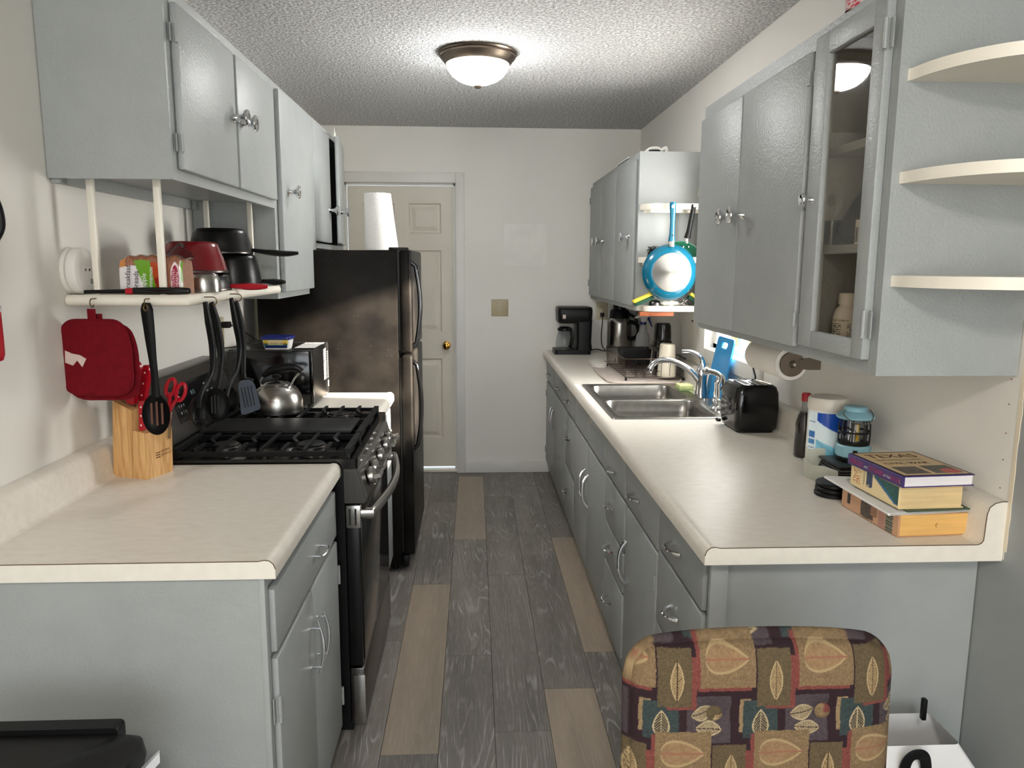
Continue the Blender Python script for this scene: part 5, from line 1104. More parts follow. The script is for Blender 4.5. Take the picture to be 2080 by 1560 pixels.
# ================================================================ BACK CORNER OF RIGHT COUNTER
t = thing('coffee_maker', 'black drip coffee maker in the back left corner of the right counter', 'coffee maker', (.68, 5.27, .914))
cx0, cx1, cy0, cy1 = .556, .818, 5.165, 5.375
obj('base', (lambda bm: (prism(bm, rrect(cx0, cx1-.01, cy0, cy1, .03), 'Z', .9143, .945), bm)[1])(BM()), black_m, t)
obj('warming_plate', cyl(BM(), (.632, 5.262, .945), (.632, 5.262, .949), .064, n=32), steeld_m, t)
bm = BM(); lp = [[bm.verts.new((x, y, z)) for x, y in rrect(.705+o_, cx1-o2, cy0+.005, cy1-.005, .025)] for z, o_, o2 in ((.94, 0, .0), (1.0, .004, .008), (1.15, .0, .004))]
skin(bm, lp); obj('water_column', bm, black_m, t)
bm = BM(); lp = [[bm.verts.new((x, y, z)) for x, y in rrect(cx0+.018+o_, cx1-.002-o_, cy0+o_, cy1-o_, .035)] for z, o_ in ((1.128, .012), (1.14, .004), (1.215, .0), (1.222, .003), (1.226, .0), (1.238, .006), (1.241, .02))]
skin(bm, lp); hd = obj('brew_head', bm, black_m, t)
bm = BM(); box(bm, .607, .628, cy0-.001, cy0+.002, 1.162, 1.188, .001); obj('tag', bm, M('tag_print', (226, 206, 196), .5), hd); text('C', .014, (.6125, cy0-.001, 1.17), (1, 0, 0), (0, 0, 1), M('tag_red', (180, 70, 50), .5), hd)
cf = obj('carafe', lathe(BM(), [(.050, .950), (.060, .953), (.063, .975), (.058, 1.02), (.046, 1.06), (.044, 1.075)], (.632, 5.262, 0), n=36, cap=False), plastic_clear_m, t)
obj('carafe_lid', lathe(BM(), [(.046, 1.072), (.05, 1.075), (.05, 1.09), (.03, 1.10), (.004, 1.102)], (.632, 5.262, 0), n=28), black_m, cf)
bm = BM(); tube(bm, smooth_pts([(.655, 5.215, 1.085), (.67, 5.185, 1.08), (.675, 5.18, 1.03), (.668, 5.19, .98), (.66, 5.205, .965)]), [.009, .010, .010, .010, .007], 8, flat=1.6); obj('carafe_handle', bm, black_m, cf)
t = thing('back_outlet', 'ivory wall outlet on the back wall with the coffee maker plug', 'outlet', (.926, YB, 1.135))
obj('plate', box(BM(), .882, .970, YB-.006, YB, 1.135, 1.265, .003), ivory_m, t)
for z in (1.172, 1.228): f = obj('socket', box(BM(), .909, .943, YB-.008, YB-.005, z-.015, z+.015, .002), ivory_m, t); obj('slots', (lambda bm: (box(bm, .917, .920, YB-.0086, YB-.008, z-.003, z+.008), box(bm, .932, .935, YB-.0086, YB-.008, z-.003, z+.008), box(bm, .924, .928, YB-.0086, YB-.008, z-.011, z-.006), bm)[3])(BM()), dark_m, f)
t = thing('power_cord', 'black plug and cord from the back wall outlet to the coffee maker', 'cord', (.92, 5.42, .914))
obj('plug', box(BM(), .912, .940, YB-.035, YB-.009, 1.158, 1.186, .004), black_m, t)
bm = BM(); tube(bm, smooth_pts([(.926, YB-.03, 1.162), (.924, YB-.045, 1.11), (.918, YB-.05, 1.02), (.925, YB-.06, .95), (.945, YB-.08, .92), (.93, YB-.10, .918), (.88, YB-.10, .930), (.835, YB-.12, .928), (.812, YB-.14, .93)]), .0035, 7); obj('cord', bm, black_m, t)
t = thing('airpot', 'tall stainless pump airpot with black top by the back wall', 'airpot', (1.035, 5.365, .914))
ac = (1.035, 5.36, 0)
obj('body', lathe(BM(), [(.084, .9143), (.087, .925), (.086, 1.12), (.083, 1.14), (.072, 1.158)], ac, n=40), steel_m, t)
obj('collar', lathe(BM(), [(.074, 1.155), (.070, 1.165), (.068, 1.20), (.060, 1.212), (.046, 1.216), (.046, 1.25), (.040, 1.258), (.003, 1.259)], ac, n=32), black_m, t)
bm = BM(); tube(bm, smooth_pts([(1.09, 5.31, 1.185), (1.125, 5.27, 1.165), (1.14, 5.25, 1.13)]), [.012, .010, .009], 8); obj('spout', bm, black_m, t)
bm = BM(); tube(bm, smooth_pts([(1.10, 5.31, 1.13), (1.135, 5.27, 1.12), (1.15, 5.25, 1.08), (1.14, 5.265, 1.03), (1.105, 5.30, 1.01)]), .009, 8, flat=1.6); obj('carry_handle', bm, black_m, t)
t = thing('spray_bottle', 'white trigger spray bottle with blue collar between airpot and black cup', 'spray bottle', (1.105, 4.90, .914))
def sl(bm, z, a, b_): return [bm.verts.new((1.104+a*math.cos(q), 4.90+b_*math.sin(q), z)) for q in np.linspace(0, 2*PI, 28, endpoint=False)]
bm = BM(); skin(bm, [sl(bm, z, a, b_) for z, a, b_ in ((.9143, .044, .030), (.92, .047, .032), (1.05, .047, .032), (1.075, .042, .030), (1.10, .027, .025), (1.13, .024, .022), (1.145, .016, .016))]); obj('bottle', bm, frost_m, t)
obj('collar', cyl(BM(), (1.104, 4.90, 1.143), (1.104, 4.90, 1.160), .020, n=20), navy_m, t)
bm = BM(); prism(bm, poly_pts([(1.092, 1.16), (1.116, 1.16), (1.128, 1.19), (1.148, 1.20), (1.148, 1.224), (1.09, 1.224), (1.045, 1.188), (1.05, 1.182), (1.085, 1.192)], .004, 2), 'Y', 4.888, 4.912); obj('spray_head', bm, cwhite_m, t)
bm = BM(); prism(bm, [(1.130, 1.205), (1.142, 1.20), (1.150, 1.17), (1.166, 1.125), (1.158, 1.13), (1.130, 1.18)], 'Y', 4.893, 4.907); prism(bm, [(1.148, 1.203), (1.162, 1.203), (1.162, 1.222), (1.148, 1.222)], 'Y', 4.891, 4.909); obj('trigger', bm, navy_m, t)
t = thing('blender_cup', 'tall black blender cup standing in the dish rack behind the cream tumbler', 'blender', (1.062, 4.20, .936))
bc = (1.058, 4.205, 0)
obj('motor_base', lathe(BM(), [(.050, .9355), (.053, .95), (.052, 1.03), (.050, 1.06), (.0545, 1.07), (.0545, 1.098), (.049, 1.11)], bc, n=36), blackg_m, t)
bm = BM(); lathe(bm, [(.047, 1.108), (.047, 1.118), (.0425, 1.197), (.041, 1.204), (.037, 1.206), (.003, 1.206)], bc, n=36); obj('cup', bm, blackg_m, t)
for i in range(8): a = PI+i*.4; obj('rib', cyl(BM(), (bc[0]+.0465*math.cos(a), bc[1]+.0465*math.sin(a), 1.12), (bc[0]+.0425*math.cos(a), bc[1]+.0425*math.sin(a), 1.195), .0022, n=6), blackg_m, t)
surf('front_print', lambda u, v: (bc[0]+.0537*np.cos(math.radians(230)+u*.9), bc[1]+.0537*np.sin(math.radians(230)+u*.9), .99+v*.03), lambda u, v: np.where((np.abs(v-.7) < .14)[:, None] & (noise2(u, v, 40, 2) > .35)[:, None], L3((200, 200, 205)), L3((16, 16, 20))), 30, 14, print_m, t)
# drying mat and dish rack
t = thing('drying_mat', 'grey-beige drying mat with rolled edge under the dish rack', 'mat', (.93, 4.3, .914))
mp_ = poly_pts([(.705, 3.868), (1.08, 3.862), (1.112, 4.0), (1.112, 4.76), (.83, 4.77), (.70, 4.40)], [.06, .05, .05, .05, .05, .08], 6)
mat_m = M('terry_mat', (190, 178, 168), .95, bump=1, bs=320, var=.1, vs=30)
bm = BM(); prism(bm, mp_, 'Z', .9143, .918); obj('pad', bm, mat_m, t)
bm = BM(); tube(bm, [(p.x, p.y, .919) for p in mp_], .0042, 8, closed=True); obj('rolled_edge', bm, mat_m, t)
t = thing('folded_towel', 'small folded white towel at the far left end of the drying mat', 'towel', (.75, 4.62, .918))
bm = BM(); prism(bm, rrect(.712, .80, 4.47, 4.70, .03), 'Z', .9185, .928); prism(bm, rrect(.72, .80, 4.48, 4.69, .03), 'Z', .9295, .938); obj('folds', bm, cloth('white_terry', (226, 220, 212)), t)
t = thing('dish_rack', 'bronze wire dish rack on the mat beside the sink', 'dish rack', (.96, 4.23, .92))
wire_m = M('bronze_wire', (74, 64, 58), .3, 1); gx0_, gx1_, gy0_, gy1_, gz0_, gz1_ = .795, 1.125, 3.935, 4.535, .933, 1.035
bm = BM(); tube(bm, [(a, b_, gz1_) for a, b_ in rrect(gx0_, gx1_, gy0_, gy1_, .02, 4)], .0026, 6, closed=True); obj('top_rim', bm, wire_m, t)
bm = BM(); tube(bm, [(a, b_, gz0_) for a, b_ in rrect(gx0_+.012, gx1_-.012, gy0_+.012, gy1_-.012, .02, 4)], .0022, 6, closed=True); obj('bottom_rim', bm, wire_m, t)
def wire(pts, r=.0014): bm = BM(); tube(bm, pts, r, 5); return obj('wire', bm, wire_m, t)
for y in np.linspace(gy0_+.02, gy1_-.02, 24):
    wire([(gx0_, y, gz1_), (gx0_+.012, y, gz0_)], .0011); wire([(gx1_-.012, y, gz0_), (gx1_, y, gz1_)], .0011)
for y in np.linspace(gy0_+.05, gy1_-.05, 7): wire([(gx0_+.012, y, gz0_), (gx1_-.012, y, gz0_)], .0012)
for x in np.linspace(gx0_+.06, gx1_-.04, 6): wire([(x, gy0_, gz1_), (x, gy0_+.012, gz0_), (x, gy1_-.012, gz0_), (x, gy1_, gz1_)])
for y in np.linspace(3.96, 4.40, 16): wire([(.872, y, gz0_), (.868, y, gz0_+.030), (.878, y, gz0_+.046), (.896, y, gz0_+.046), (.906, y, gz0_+.03), (.915, y, gz0_)], .0016)
for y in np.linspace(3.95, 4.38, 14): wire([(.975, y, gz0_), (.968, y, gz0_+.03), (.99, y, gz0_+.034)], .0015)
for x, y in ((gx0_+.01, gy0_+.01), (gx1_-.01, gy0_+.01), (gx0_+.01, gy1_-.01), (gx1_-.01, gy1_-.01)): bm = BM(); cyl(bm, (x, y, .9185), (x, y, gz0_+.002), .006, n=10); obj('foot', bm, black_m, t)
t = thing('loaf_pan', 'black rectangular pan drying in the back of the dish rack', 'pan', (.955, 4.47, .935))
bm = BM(); lp = [[bm.verts.new((x, y, z)) for x, y in rrect(.955-w_, .955+w_, 4.465-d_, 4.465+d_, .02)] for z, w_, d_ in ((.936, .086, .045), (.944, .09, .048), (1.034, .098, .055), (1.034, .094, .051), (.948, .086, .044))]
skin(bm, lp); obj('pan', bm, M('nonstick_black', (20, 20, 22), .4), t)
o = obj('tumbler', lathe(BM(), [(.049, 0), (.050, .003), (.0485, .03), (.040, .168), (.037, .174), (.003, .1755)], (1.035, 3.995, .9362), n=36), M('cream_plastic', (226, 218, 198), .35), None); tag(o, 'cream tumbler upside down in the front right of the dish rack', 'tumbler')
o = obj('drinking_glass', lathe(BM(), [(.029, 0), (.030, .10), (.024, .115), (.003, .117)], (1.098, 4.035, .9362), n=28), plastic_clear_m, None); tag(o, 'clear drinking glass upside down behind the cream tumbler', 'glass')
o = obj('steel_bowl', lathe(BM(), [(.028, 0), (.03, .004), (.0295, .02), (.024, .032), (.014, .038), (.002, .039)], (.965, 4.06, .9362), n=28), steel_m, None); tag(o, 'small steel bowl upside down in the dish rack before the tumbler', 'bowl')
# light switch
t = thing('light_switch', 'ivory double light switch on the back wall by the door', 'light switch', (.185, YB, 1.158))
obj('plate', box(BM(), .125, .247, YB-.007, YB, 1.158, 1.280, .003), M('ivory_switch', (176, 164, 132), .4), t)
for x in (.162, .208):
    bm = BM(); box(bm, x-.004, x+.004, YB-.018, YB-.006, 1.212, 1.232, .002); obj('toggle', bm, M('ivory_switch', (176, 164, 132), .4), t)
    for z in (1.19, 1.25): obj('screw', cyl(BM(), (x, YB-.0075, z), (x, YB-.0068, z), .003, n=10), nickel_m, t)

# ================================================================ END SHELVES BY THE WINDOW: PANS, BRUSHES
def hang_hook(p, parent):
    p = Vector(p); bm = BM(); tube(bm, [p+Vector((0, .02, .004)), p+Vector((0, .0, .004)), p+Vector((0, -.012, 0)), p+Vector((0, -.014, -.010)), p+Vector((0, -.006, -.016))], .0016, 6); return obj('hook', bm, chrome_m, parent)
t = thing('frying_pan', 'teal frying pan hung by its handle, steel base showing', 'frying pan', (.985, 3.79, 1.35))
pc_ = (.985, 3.775, 1.490)
obj('body', lathe(BM(), [(.098, 0), (.104, .002), (.126, .018), (.138, .036), (.1395, .041), (.136, .041), (.122, .02), (.1, .006), (.003, .005)], pc_, (0, 1, 0), 60), teal_m, t)
m, nt, b = nodes_of('spun_aluminium'); b.inputs['Metallic'].default_value = 1; b.inputs['Roughness'].default_value = .42; b.inputs['Anisotropic'].default_value = .8; b.inputs['Base Color'].default_value = (*lin((132, 130, 126)), 1)
tg = N(nt, 'ShaderNodeTangent', direction_type='RADIAL', axis='Y'); nt.links.new(tg.outputs[0], b.inputs['Tangent'])
obj('base_disc', lathe(BM(), [(.003, -.003), (.092, -.003), (.0965, -.002), (.0985, .001)], pc_, (0, 1, 0), 60), m, t)
obj('ferrule', box(BM(), .970, .996, 3.782, 3.797, 1.615, 1.648, .004), steel_m, t)
bm = BM(); tube(bm, smooth_pts([(.984, 3.79, 1.645), (.983, 3.786, 1.68), (.983, 3.784, 1.74), (.982, 3.786, 1.815), (.982, 3.787, 1.832)]), [.0185, .0135, .0125, .017, .0155], 14, flat=.6, up=(0, 1, 0)); hh = obj('handle', bm, teal_m, t)
obj('hanging_hole', cyl(BM(), (.982, 3.7755, 1.812), (.982, 3.777, 1.812), .0085, n=16), paper_m, hh); obj('finger_hole', cyl(BM(), (.984, 3.7765, 1.672), (.984, 3.778, 1.672), .004, n=12), dark_m, hh)
hang_hook((.982, 3.805, 1.828), t)
t = thing('frying_pan', 'green frying pan with black handle hung behind the teal pan', 'frying pan', (1.09, 3.81, 1.41))
pg_ = (1.045, 3.842, 1.53)
obj('body', lathe(BM(), [(.003, .024), (.085, .024), (.1, .016), (.114, 0), (.117, 0), (.104, .022), (.086, .03), (.003, .03)], pg_, (0, 1, 0), 48), green_m, t)
for dx, dz in ((-.015, .1), (.012, .1)): obj('rivet', lathe(BM(), [(.005, 0), (.004, -.003), (.001, -.004)], (1.075+dx, 3.853, 1.53+dz-.012), (0, 1, 0), 10), steel_m, t)
obj('ferrule', box(BM(), 1.066, 1.082, 3.842, 3.850, 1.635, 1.668, .003), steel_m, t)
bm = BM(); tube(bm, smooth_pts([(1.076, 3.845, 1.662), (1.082, 3.835, 1.70), (1.092, 3.825, 1.78), (1.098, 3.818, 1.825)]), [.017, .013, .0125, .013], 12, flat=.6, up=(0, 1, 0)); hh = obj('handle', bm, black_m, t)
obj('hanging_hole', cyl(BM(), (1.098, 3.808, 1.818), (1.098, 3.8095, 1.818), .007, n=16), paper_m, hh)
hang_hook((1.098, 3.83, 1.826), t)
def brush(label, x, y, z, rot, l=.11):
    t = local('scrub_brush', label, 'brush', (x, y, z)); R_ = Matrix.Rotation(rot, 4, 'Y')
    bm = BM(); box(bm, -l/2, l/2, -.02, .02, .006, .024, .006); xform(bm, R_); obj('yellow_back', bm, yellow_m, t)
    bm = BM(); box(bm, -l/2+.004, l/2-.004, -.018, .018, -.012, .0055, .002); xform(bm, R_); obj('green_bristles', bm, M('green_scrub', (30, 72, 52), .9, bump=1, bs=300), t)
brush('yellow and green scrub sponge at the left end of the lowest end shelf', .868, 3.858, 1.348, math.radians(-24))
brush('yellow and green scrub sponge at the right end of the lowest end shelf', 1.125, 3.858, 1.352, math.radians(33), .07)
o = obj('metal_strainer', lathe(BM(), [(.03, 0), (.029, .014), (.022, .024), (.01, .029), (.002, .03)], (.925, 3.855, 1.3205), n=24), steeld_m, None); tag(o, 'small dark metal strainer on the lowest end shelf beside the left sponge', 'strainer')
o = obj('cloth_wad', (lambda bm: (sphere(bm, (0, 0, 0), 1, (1, 1, 1), 20, 12), [setattr(v.co, 'z', v.co.z*.014*(1+.25*math.sin(v.co.x*9))) or setattr(v.co, 'x', v.co.x*.05) or setattr(v.co, 'y', v.co.y*.018) for v in bm.verts], xform(bm, Matrix.Translation((1.0, 3.857, 1.334))), bm)[3])(BM()), cloth('pale_cloth', (214, 212, 200)), None); tag(o, 'crumpled pale cloth in the middle of the lowest end shelf', 'cloth')
bm = BM(); r_ = np.random.RandomState(3); pts = [(.03*r_.uniform(-1, 1)*.9, .022*r_.uniform(-1, 1), .018+.016*r_.uniform(-1, 1)) for _ in range(70)]
tube(bm, smooth_pts(pts, 3), .0012, 4); xform(bm, Matrix.Translation((1.068, 3.857, 1.3205))); o = obj('steel_wool', bm, steel_m, None); tag(o, 'ball of steel wool on the lowest end shelf by the right sponge', 'steel wool')
bm = BM(); pts = [(.034*r_.uniform(-1, 1), .024*r_.uniform(-1, 1), .026+.026*r_.uniform(-1, 1)) for _ in range(80)]
tube(bm, smooth_pts(pts, 3), .0016, 4); xform(bm, Matrix.Translation((.915, 3.872, 1.567))); o = obj('black_scourer', bm, black_m, None); tag(o, 'black mesh scourer on the middle end shelf behind the teal pan', 'scourer')
# rope tassel and switch box at the cabinet edge
t = thing('woven_strap', 'knotted beige woven strap hanging at the wall beside the far cabinet', 'strap', (1.15, 3.9, 1.88))
for k in range(2):
    bm = BM(); tube(bm, [(1.158-.012*k+.004*math.sin(i*1.9), 3.905-.012*k, 2.055-k*.06-.0045*i) for i in range(30-6*k)], [.006 if i % 2 else .0042 for i in range(30-6*k)], 6); obj('cord_strand', bm, M('beige_rope', (190, 178, 160), .9, bump=1, bs=400), t)
obj('tag', box(BM(), 1.140, 1.166, 3.90, 3.906, 1.872, 1.905), ivory_m, t)
t = thing('key_tag', 'small white tag on the wall at the window corner under the cabinet', 'tag', (1.165, 3.95, 1.2))
obj('plate', box(BM(), XR-.012, XR-.001, 3.955, 4.0, 1.205, 1.245, .002), cwhite_m, t); obj('peg', cyl(BM(), (XR-.012, 3.972, 1.234), (XR-.018, 3.972, 1.234), .004, n=10), black_m, t)
# things on top of the far cabinet and near cabinet
t = thing('sandal', 'white and black strappy item lying on top of the far right cabinet', 'sandal', (.94, 4.03, 2.096))
bm = BM(); tube(bm, smooth_pts([(.885, 4.0, 2.099), (.91, 4.0, 2.118), (.945, 4.0, 2.121), (.965, 4.0, 2.113), (.99, 4.0, 2.124), (.995, 4.0, 2.10)]), .004, 8, flat=2); obj('strap', bm, paper_m, t); obj('sole', box(BM(), .90, .96, 3.985, 4.06, 2.0955, 2.112, .006), black_m, t)
t = thing('flat_board', 'flat black item with a white edge lying on the far right cabinet', 'frame', (.86, 4.42, 2.096))  # unidentified flat item, modelled as a plain board
obj('board', box(BM(), .848, 1.0, 4.24, 4.56, 2.0955, 2.103), black_m, t); obj('white_edge', (lambda bm: (tube(bm, [(.846, 4.24, 2.106), (.846, 4.56, 2.106), (.85, 4.60, 2.10)], .004, 6), bm)[1])(BM()), paper_m, t)
t = thing('tape_roll', 'roll of printed packing tape on top of the glass-door cabinet', 'tape', (.885, 1.80, 2.099))
obj('core', lathe(BM(), [(.026, 0), (.026, .045), (.029, .045), (.029, 0)], (.885, 1.80, 2.0993), n=32, cap=False), M('cardboard', (150, 100, 74), .8), t)
def tapecol(u, v):
    c = np.tile(L3((214, 196, 196)), (len(u), 1)); c[(noise2(u, v, 40, 5) > .58)] = L3((186, 60, 70)); return c
surf('tape_wrap', lambda u, v: (  .885+.034*np.cos(u*2*PI), 1.80+.034*np.sin(u*2*PI), 2.0993+v*.045), tapecol, 60, 14, printg_m, t)
obj('tape_side', lathe(BM(), [(.029, .0449), (.034, .0449)], (.885, 1.80, 2.0993), n=32, cap=False), M('tape_edge', (206, 190, 186), .4), t)
# things behind the glass door
t = thing('vitamin_bottle', 'white vitamin bottle with a facts label behind the glass door', 'bottle', (.925, 1.835, 1.312))
vc = (.925, 1.835, 1.3113)
obj('bottle', lathe(BM(), [(.032, 0), (.035, .003), (.035, .088), (.030, .105), (.021, .115), (.021, .120)], vc, n=36), cwhite_m, t)
obj('cap', lathe(BM(), [(.0235, .118), (.0245, .12), (.0245, .142), (.0225, .146), (.003, .1465)], vc, n=30), cwhite_m, t)
def vl(u, v):
    c = np.tile(L3((232, 228, 216)), (len(u), 1)); k = ((v*16) % 1 < .5) & (noise2(u, v, 34, 3) > .38) & (v > .06) & (v < .78); c[k & ((u % .5) > .05) & ((u % .5) < .40)] = L3((52, 50, 48)); c[(v > .80) & (v < .83) & ((u % .5) > .05) & ((u % .5) < .40)] = L3((40, 38, 36)); return c
surf('label', lambda u, v: (vc[0]+.0355*np.cos(math.radians(160)+u*2.6), vc[1]+.0355*np.sin(math.radians(160)+u*2.6), vc[2]+.006+v*.08), vl, 90, 60, print_m, t)
def curved_text(s, size, a0, z, parent, mat):
    x = a0
    for ch in s:
        if ch != ' ':
            d = Vector((math.cos(x), math.sin(x), 0)); text(ch, size, Vector((vc[0], vc[1], 0))+d*.0358+Vector((0, 0, z)), (-d.y, d.x, 0), (0, 0, 1), mat, parent, name='letter')
        x += size*.58/.0356
curved_text('Supplement Facts', .0088, math.radians(168), vc[2]+.078, t, dkp)
t = thing('black_pouch', 'slumped black pouch on the middle shelf behind the glass door', 'pouch', (.94, 1.82, 1.576))
bm = BM(); lp = []
for z, cx, w_, d_ in ((0, .965, .035, .05), (.02, .955, .045, .06), (.06, .958, .04, .056), (.10, .97, .032, .046), (.13, .99, .030, .04), (.145, 1.01, .024, .03)): lp.append([bm.verts.new((cx-.022+w_*math.cos(a)*(1+.1*math.sin(3*a+z*40)), 1.833+d_*.9*math.sin(a)*(1+.1*math.cos(2*a+z*30)), 1.5745+z)) for a in np.linspace(0, 2*PI, 26, endpoint=False)])
skin(bm, lp); obj('pouch', bm, M('black_vinyl', (44, 46, 50), .4, bump=.6, bs=30), t)
t = thing('small_box', 'small white box with a barcode beside the black pouch', 'box', (.92, 1.735, 1.574))
obj('box', box(BM(), .893, .955, 1.705, 1.768, 1.5743, 1.63), paper_m, t)
surf('barcode', lambda u, v: (np.full_like(u, .8923), 1.766-u*.055, 1.578+v*.035), lambda u, v: np.where((noise2(u, u*0, 40, 6) > .5)[:, None], L3((30, 30, 30)), L3((230, 228, 222))), 60, 2, print_m, t)
o = obj('small_glass', lathe(BM(), [(.022, 0), (.026, .06), (.0255, .06), (.021, .002)], (.892, 1.885, 1.5745), n=24), plastic_clear_m, None); tag(o, 'small clear glass on the middle shelf behind the glass door', 'glass')
o = obj('white_mug', lathe(BM(), [(.030, 0), (.032, .004), (.032, .08), (.030, .08), (.030, .006), (.003, .005)], (1.01, 1.872, 1.3113), n=28), cwhite_m, None); tag(o, 'white mug behind the vitamin bottle in the glass-door cabinet', 'mug')

# ================================================================ CHAIR
t = local('dining_chair', 'dining chair upholstered in leaf-patterned patchwork fabric at lower right', 'chair', (.492, 1.17, 0), math.radians(0))
W2, Zb, Zt = .226, .50, .893
def mask_pattern(X, Z):
    """printed patchwork; X, Z in pattern units (photo-like units of 0.36 mm)"""
    c = np.tile(L3((62, 40, 46)), (len(X), 1)); n = noise2(X, Z, .09, 1); n2 = noise2(X, Z, .16, 7)
    jx = 4*(noise2(X*0, Z, .07, 3)-.5); jz = 4*(noise2(X, Z*0, .07, 4)-.5)
    def rect(x0, x1, z0, z1, col, tex=.45): 
        k = (x+jx > x0) & (x+jx < x1) & (z+jz > z0) & (z+jz < z1); c[k] = L3(col)*(1-tex/2+tex*n2[k])[:, None]; return k
    def leaf(cx, cz, a, b_, ang, col, vein, fill=None, drop=False):
        ca, sa = math.cos(ang), math.sin(ang); p = ((x-cx)*ca+(z-cz)*sa)/a; q = (-(x-cx)*sa+(z-cz)*ca)/b_
        wdt = np.clip((1-p*p), 0, 1) if not drop else np.clip(1-p, 0, 2)**.85*np.clip(1+p, 0, 2)**.42*.88; k = (np.abs(p) < 1) & (np.abs(q) < wdt)
        if fill is not None: c[k] = L3(fill)*(.85+.3*n[k])[:, None]
        edge = k & (np.abs(q) > wdt-.18); c[edge] = L3(col)
        v = k & ((np.abs(q) < .06) | (((p*a+np.abs(q)*b_*1.0) % 13 < 3.2) & (np.abs(q) < wdt-.2))); c[v] = L3(vein)
    for I in range(-2, 4):
        for J in range(-2, 3):
            ox = I*470-J*205; oz = J*455
            x = X-ox; z = Z-oz
            if not ((x > -80) & (x < 660) & (z > -40) & (z < 620)).any(): continue
            rect(345, 553, 352, 582, (92, 78, 84)); rect(130, 175, 368, 400, (170, 140, 96)); rect(124, 150, 368, 530, (170, 140, 96)); rect(142, 308, 376, 562, (66, 82, 82))
            rect(386, 420, 86, 318, (150, 72, 62)); rect(395, 650, 300, 328, (150, 72, 62)); rect(405, 668, 72, 312, (156, 126, 84))
            rect(350, 388, 168, 418, (150, 72, 62)); rect(250, 388, 400, 418, (150, 72, 62)); rect(205, 365, 138, 405, (116, 98, 66))
            leaf(535, 180, 104, 72, 0, (204, 172, 116), (182, 118, 84), (176, 144, 94), True); leaf(296, 282, 98, 32, PI/2, (214, 184, 126), (90, 66, 44), (196, 164, 108))
            leaf(226, 482, 62, 42, -PI/2, (214, 190, 140), (214, 190, 140), (74, 66, 56), True); leaf(425, 440, 62, 40, 3.0, (214, 190, 140), (84, 62, 60), (200, 176, 128)); leaf(450, 515, 66, 34, .1, (214, 190, 140), (84, 62, 60), (200, 176, 128))
    c = c*(.86+.28*noise2(X, Z, .5, 11))[:, None]*.58; return c*.80+.20*c.mean(1, keepdims=True)
def chairpos(u, v):
    # u 0..1 around front face and rolled edges, v from bottom to top
    x = (u*2-1); z = v
    rx = .045
    # rounded rectangle mapping with soft puff
    bulge = (1-np.abs(x)**6)*(1-np.abs(2*z-1)**10)
    ztop = Zt-.012*x**2
    corner = np.clip((np.abs(x)-.80)/.20, 0, 1); top_drop = .055*(1-np.sqrt(np.clip(1-corner**2, 0, 1)))
    zz = Zb+(ztop-top_drop-Zb)*z
    y = -.028*bulge**.6
    tb = .012
    for bxp in (-.087, .100):
        r = np.hypot(x*W2-bxp, zz-.772); y = y+tb*np.exp(-(r/.022)**2)
    lean = (zz-Zb)*.05
    return x*W2, y+lean, zz
def chaircol(u, v):
    x, y, z = chairpos(u, v); X = (x+.236)/.000359+66; Z = (Zt-z)/.000359+112
    return mask_pattern(X, Z)
back = surf('backrest', chairpos, chaircol, 420, 380, fabric_m, t)
def backpos(u, v): x, y, z = chairpos(u, v); return x, 2*(z-Zb)*.05-y+.034, z
surf('backrest_rear', backpos, chaircol, 90, 80, fabric_m, t)
def edge_strip(u, v):
    # rolled edge joining both faces: path along left side, top, right side
    path_u = np.where(u < .33, 0, np.where(u > .67, 1, (u-.33)/.34)); path_v = np.where(u < .33, u/.33, np.where(u > .67, (1-u)/.33, 1.0))
    x0, y0, z0 = chairpos(path_u, path_v); x1, y1, z1 = backpos(path_u, path_v)
    bul = .012*np.sin(PI*v)
    return x0+(x1-x0)*v+np.where(u < .33, -bul, np.where(u > .67, bul, (path_u*2-1)**5*bul)), y0+(y1-y0)*v, z0+np.where((u >= .33) & (u <= .67), bul*(1-np.abs(path_u*2-1)**5), 0)
def edgecol(u, v): x, y, z = edge_strip(u, v); return mask_pattern((x+.236)/.000359+66, (Zt-z)/.000359+112)
surf('rolled_edge', edge_strip, edgecol, 300, 14, fabric_m, t)
for x, col in ((-.087, (168, 120, 96)), (.100, (190, 160, 112))):
    def bp_(u, v, x=x): a = u*2*PI; r = .0155*np.sin(v*PI/2); return x+r*np.cos(a), -.0165+.0138-.008*np.cos(v*PI/2), .772+r*np.sin(a)
    surf('button', bp_, lambda u, v, x=x: mask_pattern(u*60+300+x*900, v*60+140+(u > .5)*120), 24, 8, fabric_m, t)
legm = wood('chair_wood', (72, 44, 26), (98, 62, 36))
obj('seat', (lambda bm: (prism(bm, rrect(-.235, .235, -.46, .02, .05), 'Z', .42, .49), bm)[1])(BM()), cloth('seat_fabric', (120, 92, 66)), t)
obj('seat_frame', box(BM(), -.22, .22, -.44, .04, .36, .42, .006), legm, t)
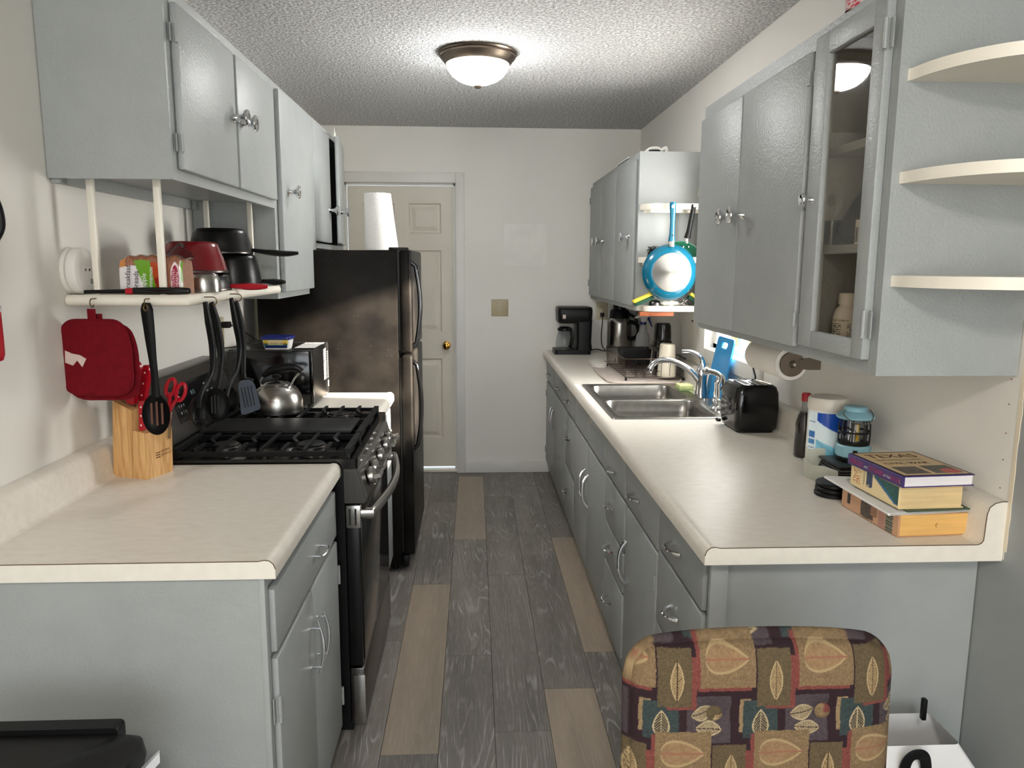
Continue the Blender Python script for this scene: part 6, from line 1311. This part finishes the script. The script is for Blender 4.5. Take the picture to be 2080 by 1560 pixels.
for s in (-1, 1):
    bm = BM(); tube(bm, [(s*.20, -.41, 0), (s*.205, -.42, .36)], [.016, .022], 8); obj('leg', bm, legm, t)
    bm = BM(); tube(bm, [(s*.195, .06, 0), (s*.20, .025, .36), (s*.20, .03, .55)], [.016, .02, .018], 8); obj('leg', bm, legm, t)
# white bag on the floor behind the chair
t = thing('tote_bag', 'white tote bag with black strap on the floor behind the chair', 'bag', (.95, 1.45, 0))
bm = BM(); lp = []
for z, x0, x1, y0, y1 in ((.0, .86, 1.12, 1.40, 1.56), (.25, .85, 1.12, 1.39, 1.565), (.46, .86, 1.07, 1.41, 1.56), (.515, .862, 1.035, 1.43, 1.545)):
    lp.append([bm.verts.new((x, y, z+(.035*max(0, (x-.96)/.06) if z > .5 and x < 1.02 else 0))) for x, y in rrect(x0, x1, y0, y1, .012, 3)])
skin(bm, lp, cap=False); bm.faces.new(lp[0]); obj('bag_body', bm, M('white_bag', (222, 222, 222), .6, bump=.5, bs=14), t)
bm = BM(); tube(bm, smooth_pts([(.905, 1.41, .40), (.902, 1.405, .48), (.912, 1.40, .512), (.935, 1.40, .512), (.948, 1.405, .48), (.955, 1.408, .40)]), .012, 6, flat=.18, up=(0, 1, 0)); obj('strap', bm, black_m, t)
obj('bag_clip', box(BM(), .992, 1.002, 1.50, 1.512, .525, .575, .002), black_m, t)

# ---- groups of alike things
for pre, g in (('knife', 'red-handled knives in the wooden block'), ('pot_holder', 'red pot holders on the first hook'), ('book', 'books in the stack'), ('wall_cabinet', 'grey wall cabinets'), ('base_cabinet', 'grey base cabinets'),
               ('countertop', 'white laminate countertops'), ('saucepan', 'upturned cookware on the hanging shelf'), ('receipt', 'receipts by the black case'), ('scrub_brush', 'yellow and green scrub sponges'), ('power_cord', 'black power cords'), ('slotted_spoon', 'black utensils on the shelf hooks'), ('pasta_fork', 'black utensils on the shelf hooks'), ('ladle', 'black utensils on the shelf hooks'), ('turner', 'black utensils on the shelf hooks')):
    for o in bpy.data.objects:
        if o.parent is None and 'label' in o and o.name.split('.')[0] == pre and 'group' not in o: o['group'] = g
for o in bpy.data.objects:
    if o.parent is None and o.name.startswith('frying_pan') and 'hung' in o.get('label', ''): o['group'] = 'frying pans hung by the window'
